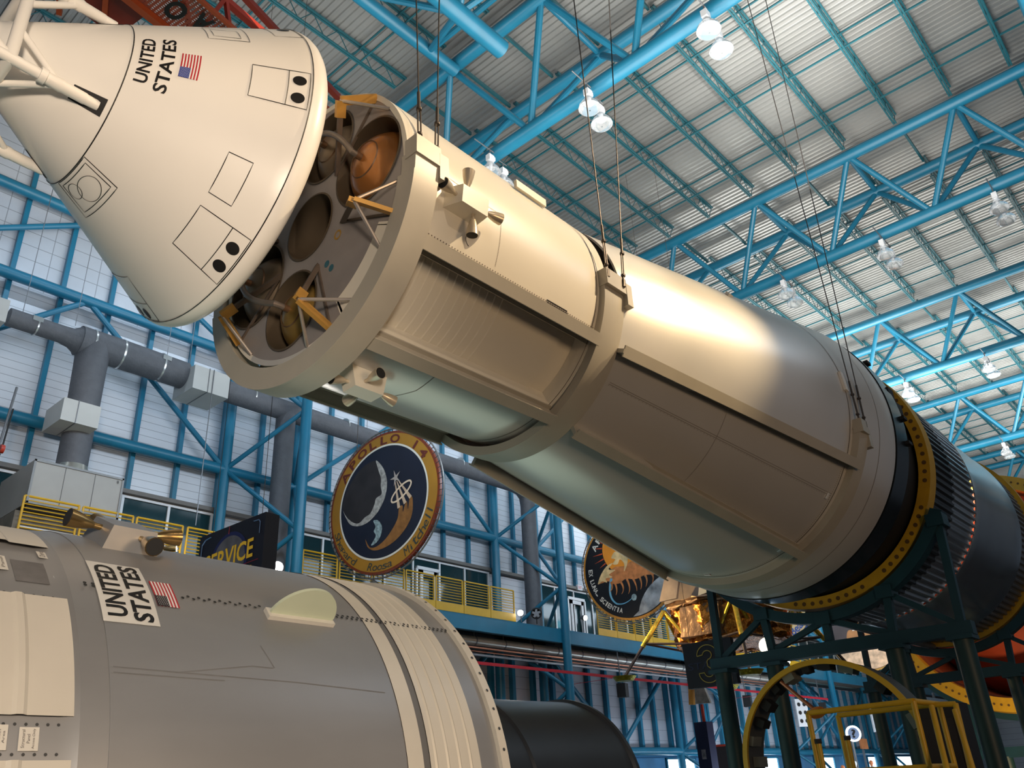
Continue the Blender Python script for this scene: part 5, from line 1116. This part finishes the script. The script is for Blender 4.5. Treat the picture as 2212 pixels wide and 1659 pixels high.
for (x_, y_, z_) in ((14.9, 5.9, .55), (14.0, 6.02, .5)): yt((x_, y_, z_), (x_, y_, -2.6), 'post'); mb = MB(); mb.tube((x_, y_, z_), (x_, y_, z_+.07), .055, 10); mb.build('post_cap', DARK, wp)
mb = MB(); mb.box((14.6, 5.25, -.25), (1.3, 1.7, .06)); mb.build('deck', GREYM, wp)
mb = MB(); mb.box((14.2, 3.80, -.06), (.6, .36, .10)); mb.build('step_tray', mat('brown_tray', (.20, .14, .07), .6), wp)
dk = thing('display_cabinet', (16.2, 4.9, -2.6), 'tall dark cabinet between the yellow rails', 'cabinet'); mb = MB(); mb.box((16.3, 4.72, -.75), (.8, .62, 3.6)); mb.build('body', mat('dark_brown_cabinet', (.012, .008, .008), .6), dk); mb = MB(); mb.box((15.9, 4.72, .0), (.02, .5, 1.6)); mb.build('door', mat('dark_door', (.02, .012, .012), .5), dk)

# ================================================================ things under the balcony, far right
def holes_panel(x, y, z, lab, w=.72, h=1.35):
    t = thing('light_panel', (x, y, z-h/2), lab, 'panel'); mb = MB(); mb.box((x, y, z), (w, .10, h), Matrix.Rotation(-.5, 3, 'Z')); pn = mb.build('board', WPL, t, smooth=0)
    R3 = Matrix.Rotation(-.5, 3, 'Z')
    qm = MB(); qm.tube((x, y+.02, z+h/2-.05), (x, y+.05, 5.12), .03, 6); qm.build('hanger', GREYM, t)
    for i in (-1, 0, 1):
        for j in (-1, 1):
            c_ = Vector((x, y, z)) + R3 @ Vector((j*w*.23, -.055, i*h*.30)); d = R3 @ Vector((0, -1, 0)); mb = MB(); mb.tube(c_, c_+d*.012, .10, 14); mb.build('round_hole', DARK, pn)
holes_panel(45.2, 20.0, 3.15, 'white board with six dark round holes inside the upright ring'); holes_panel(55.6, 20.0, 3.05, 'white board with round holes seen between the yellow rails'); holes_panel(74.0, 20.0, 3.2, 'white board with round holes below the orange ring')
mb = MB(); mb.tube((51.9, 20.3, -2.6), (51.9, 20.3, 1.9), .07, 10); qs = thing('question_sign', (51.9, 20.1, -2.6), 'round question mark sign with a glowing white ring', 'sign'); mb.build('post', GREYM, qs)
Aq = Axis((51.9, 20.15, 2.24), .75); mb = MB(); mb.lathe(Aq, [(-.05, .001), (-.05, .33), (.05, .33)], n=36); mb.build('disc', mat('sign_grey_blue', (.22, .28, .42), .5), qs)
mb = MB(); mb.lathe(Aq, [(-.07, .34), (-.07, .43), (.05, .43), (.05, .34)], n=40, closed=True); mb.build('glow_ring', mat('glow_ring_white', (1, 1, 1), .5, emit=3, ecol=(.9, .97, 1)), qs)
mb = MB(); text_map(mb, '?', lambda u, v: Aq.P(-.06, 0, 0)+Aq.e1*(.13-.26*(1-u))+Aq.e2*(-.23+.46*v), .03); mb.build('lettering', BLACK, qs, smooth=0, recalc=False)
def simple(name, lab, cat, parts, base):
    t = thing(name, base, lab, cat)
    for nm, c_, d_, m_ in parts: mb = MB(); mb.box(c_, d_); mb.build(nm, m_, t, smooth=0)
    return t
BRB = mat('orange_brown_board', (.38, .13, .04), .5, 0, .2, 3)
simple('shop_board', 'orange brown board under the question mark sign', 'sign', [('board', (53.0, 20.1, 1.70), (1.0, .1, .55), BRB), ('post', (53.0, 20.2, -.6), (.1, .1, 4.0), GREYM)], (53, 20.1, -2.6))
simple('shop_board', 'orange board low between the stair rails at the right', 'sign', [('board', (70.5, 20.0, 1.95), (1.6, .1, .6), mat('orange_board', (.55, .25, .04), .5)), ('post', (70.5, 20.1, -.5), (.1, .1, 4.2), GREYM)], (70.5, 20, -2.6))
lb = simple('hanging_sign', 'pale sign with blue capitals half hidden under the orange ring', 'sign', [('board', (68.2, 20.0, 4.05), (5.2, .12, 1.5), mat('pale_sign_blue', (.40, .50, .62), .5)), ('bracket', (68.2, 20.1, 4.95), (.3, .1, .5), GREYM)], (68.2, 20, 3.3))
mb = MB(); text_map(mb, 'OADI', lambda u, v: Vector((66.4+2.6*u, 19.93, 4.05+.45*v)), .02); mb.build('lettering', mat('sign_blue_letter', (.02, .10, .25), .5), lb, smooth=0, recalc=False)
t = thing('banner_column', (31, 17.9, -2.6), 'tall dark blue banner column below the numbered black sign', 'banner')
mb = MB(); mb.box((31.2, 17.9, -.2), (.5, .55, 4.8)); mb.build('panel', mat('deep_blue_banner', (.012, .014, .05), .5), t, smooth=0)
mb = MB(); mb.box((30.94, 17.9, 1.05), (.02, .18, .34)); mb.build('astronaut_picture', mat('picture_grey', (.30, .28, .30), .6, 0, .6, 9), t)
mb = MB(); mb.box((31.2, 17.85, 2.5), (.09, .09, .7)); mb.build('neck', RED, t)
t = thing('display_board', (31.2, 17.85, 2.85), 'tilted grey board with an orange side panel above the blue column', 'sign')
mb = MB(); mb.prism([(31.1, 18.02, 3.62), (31.1, 17.62, 3.55), (31.1, 17.42, 2.86), (31.1, 18.06, 2.88)], (.14, 0, 0)); mb.build('board', mat('worn_grey_board', (.26, .25, .22), .6, 0, .4, 4), t, smooth=0)
mb = MB(); mb.prism([(31.05, 18.25, 3.66), (31.05, 18.07, 3.64), (31.05, 18.14, 2.86), (31.05, 18.34, 2.88)], (.16, 0, 0)); mb.build('side_panel', mat('orange_panel', (.62, .28, .04), .5), t, smooth=0)
simple('dark_kiosk', 'dark kiosk standing right of the blue banner column', 'kiosk', [('body', (34.6, 18.8, -.6), (1.1, .9, 4.0), mat('dark_kiosk_paint', (.02, .014, .014), .6)), ('top_edge', (34.6, 18.8, 1.44), (1.14, .94, .08), RED)], (34.6, 18.8, -2.6))

# ================================================================ red swing arm, upper left
sa = thing('swing_arm', (3.4, 10.2, 11.3), 'red lattice gantry arm with perforated side panel and black letters', 'gantry')
D1 = Vector((.985, .17, 0)); N1 = Vector((-.17, .985, 0)); RO = mat('orange_red_beam', (.50, .09, .02), .45, 0, .15, 2)
a0 = Vector((3.0, 9.18, 11.45)); 
def rb(p, q, w, h, m=RED, nm='beam'): mb = MB(); mb.bar(p, q, w, h); mb.build(nm, m, sa)
rb(Vector((1.2, 9.85, 11.5)), Vector((7.0, 10.83, 11.5)), .12, .14, RO); rb(Vector((1.2, 8.95, 11.5)), Vector((7.0, 9.93, 11.5)), .06, .08, RO)
pm = mat('perforated_red_mesh', (.36, .085, .05), .6, 0, 0)
mb = MB(); V = []; F = []; nx, ny = 74, 20; hole = .5
P = lambda i, j: Vector((1.4, 8.99+.02, 11.54)) + D1*(i*.075) + N1*(j*.044)
for i in range(nx):
    for j in range(ny):
        c_ = P(i+.5, j+.5); b = len(V); V += [P(i, j), P(i+1, j), P(i+1, j+1), P(i, j+1)]
        sh = .5 if i % 2 else 0
        V += [c_ + D1*.022*math.cos(q)+N1*.015*math.sin(q) for q in (PI*1.25, PI*1.75, PI*.25, PI*.75)]
        F += [(b, b+1, b+5, b+4), (b+1, b+2, b+6, b+5), (b+2, b+3, b+7, b+6), (b+3, b, b+4, b+7)]
mb.add(V, F); mb.build('perforated_panel', pm, sa, smooth=0, recalc=False)
def armtext(ch, x, y, w_, h_):
    mb = MB(); text_map(mb, ch, lambda u, v: Vector((x, y, 11.50)) + D1*(w_*(u-.5)) + N1*(h_*(v-.5)), .04); mb.build('lettering', BLACK, sa, smooth=0, recalc=False)
armtext('O', 3.72, 9.86, .30, .42); armtext('A', 4.12, 9.80, .26, .42); armtext('L', 4.52, 9.88, .26, .42)
rb(Vector((1.0, 8.25, 12.0)), Vector((7.2, 9.70, 11.55)), .10, .10, RED); rb(Vector((1.2, 8.4, 11.7)), Vector((7.0, 9.9, 11.46)), .06, .06, RED) if False else None
for i in range(6): rb(Vector((1.4+i*.95, 9.9+.16*i, 11.6)), Vector((1.9+i*.95, 9.95+.16*i, 13.2)), .07, .07, RED, 'lattice_bar'); rb(Vector((1.9+i*.95, 9.95+.16*i, 13.2)), Vector((2.35+i*.95, 10.05+.16*i, 11.6)), .07, .07, RED, 'lattice_bar')
rb(Vector((1.2, 9.9, 13.2)), Vector((6.8, 10.8, 13.2)), .12, .12, RED); 
mb = MB(); mb.box(Vector((2.35, 10.6, 11.75)), (2.2, .9, .12), Matrix.Rotation(.17, 3, 'Z')); mb.build('end_plate', mat('dark_red_plate', (.25, .03, .015), .5, 0, .3, 2), sa)
for k in range(3): rb(Vector((1.4+k*.7, 10.3, 11.6)), Vector((1.8+k*.7, 11.3, 11.6)), .08, .1, RO)
# display mannequins in the shop corner
def mannequin(x, y, z, top, shirt, lab):
    t = thing('display_mannequin', (x, y, -2.6), lab, 'mannequin'); c_ = Axis((x, y, 0))
    class V2:
        def P(s, sx, ph, r): q = math.radians(ph); return Vector((x+r*.7*math.cos(q), y+r*math.sin(q), sx))
    mb = MB(); mb.lathe(V2(), [(z-1.0, .16), (z-.7, .20), (z-.35, .19), (z-.05, .26), (z+.05, .22), (z+.12, .07)], n=18); mb.build('torso', shirt, t)
    mb = MB(); mb.lathe(V2(), [(z+.10, .05), (z+.18, .07), (z+.28, .11), (z+.38, .10), (z+.44, .01)], n=16); mb.build('head', top, t)
    mb = MB(); mb.tube((x, y, -2.6), (x, y, z-.9), .05, 10); mb.build('stand', GREYM, t)
    for sg in (-1, 1): mb = MB(); mb.path([(x, y+sg*.22, z), (x-.05, y+sg*.34, z-.3), (x-.1, y+sg*.30, z-.62)], [.07, .06, .045], 8); mb.build('sleeve', shirt, t)
CAPO = mat('orange_cap', (.55, .16, .05), .6); SHB = mat('beige_shirt', (.42, .34, .27), .7, 0, .3, 6); SHG = mat('pale_grey_shirt', (.40, .42, .50), .7, 0, .2, 5)
mannequin(46.6, 19.0, .15, CAPO, SHB, 'shop mannequin in beige with orange cap, left of the yellow post'); mannequin(48.8, 19.2, .35, WPL, SHB, 'shop mannequin with white head seen behind the yellow post'); mannequin(50.6, 19.0, .35, CAPO, SHG, 'shop mannequin in pale grey with orange cap, right of the yellow post')
light('SPOT', 'spot_light', (35.5, 5.0, -1.5), (40.4, 9.2, 2.2), 2600, (1, .70, .38), .2, 80, .8)
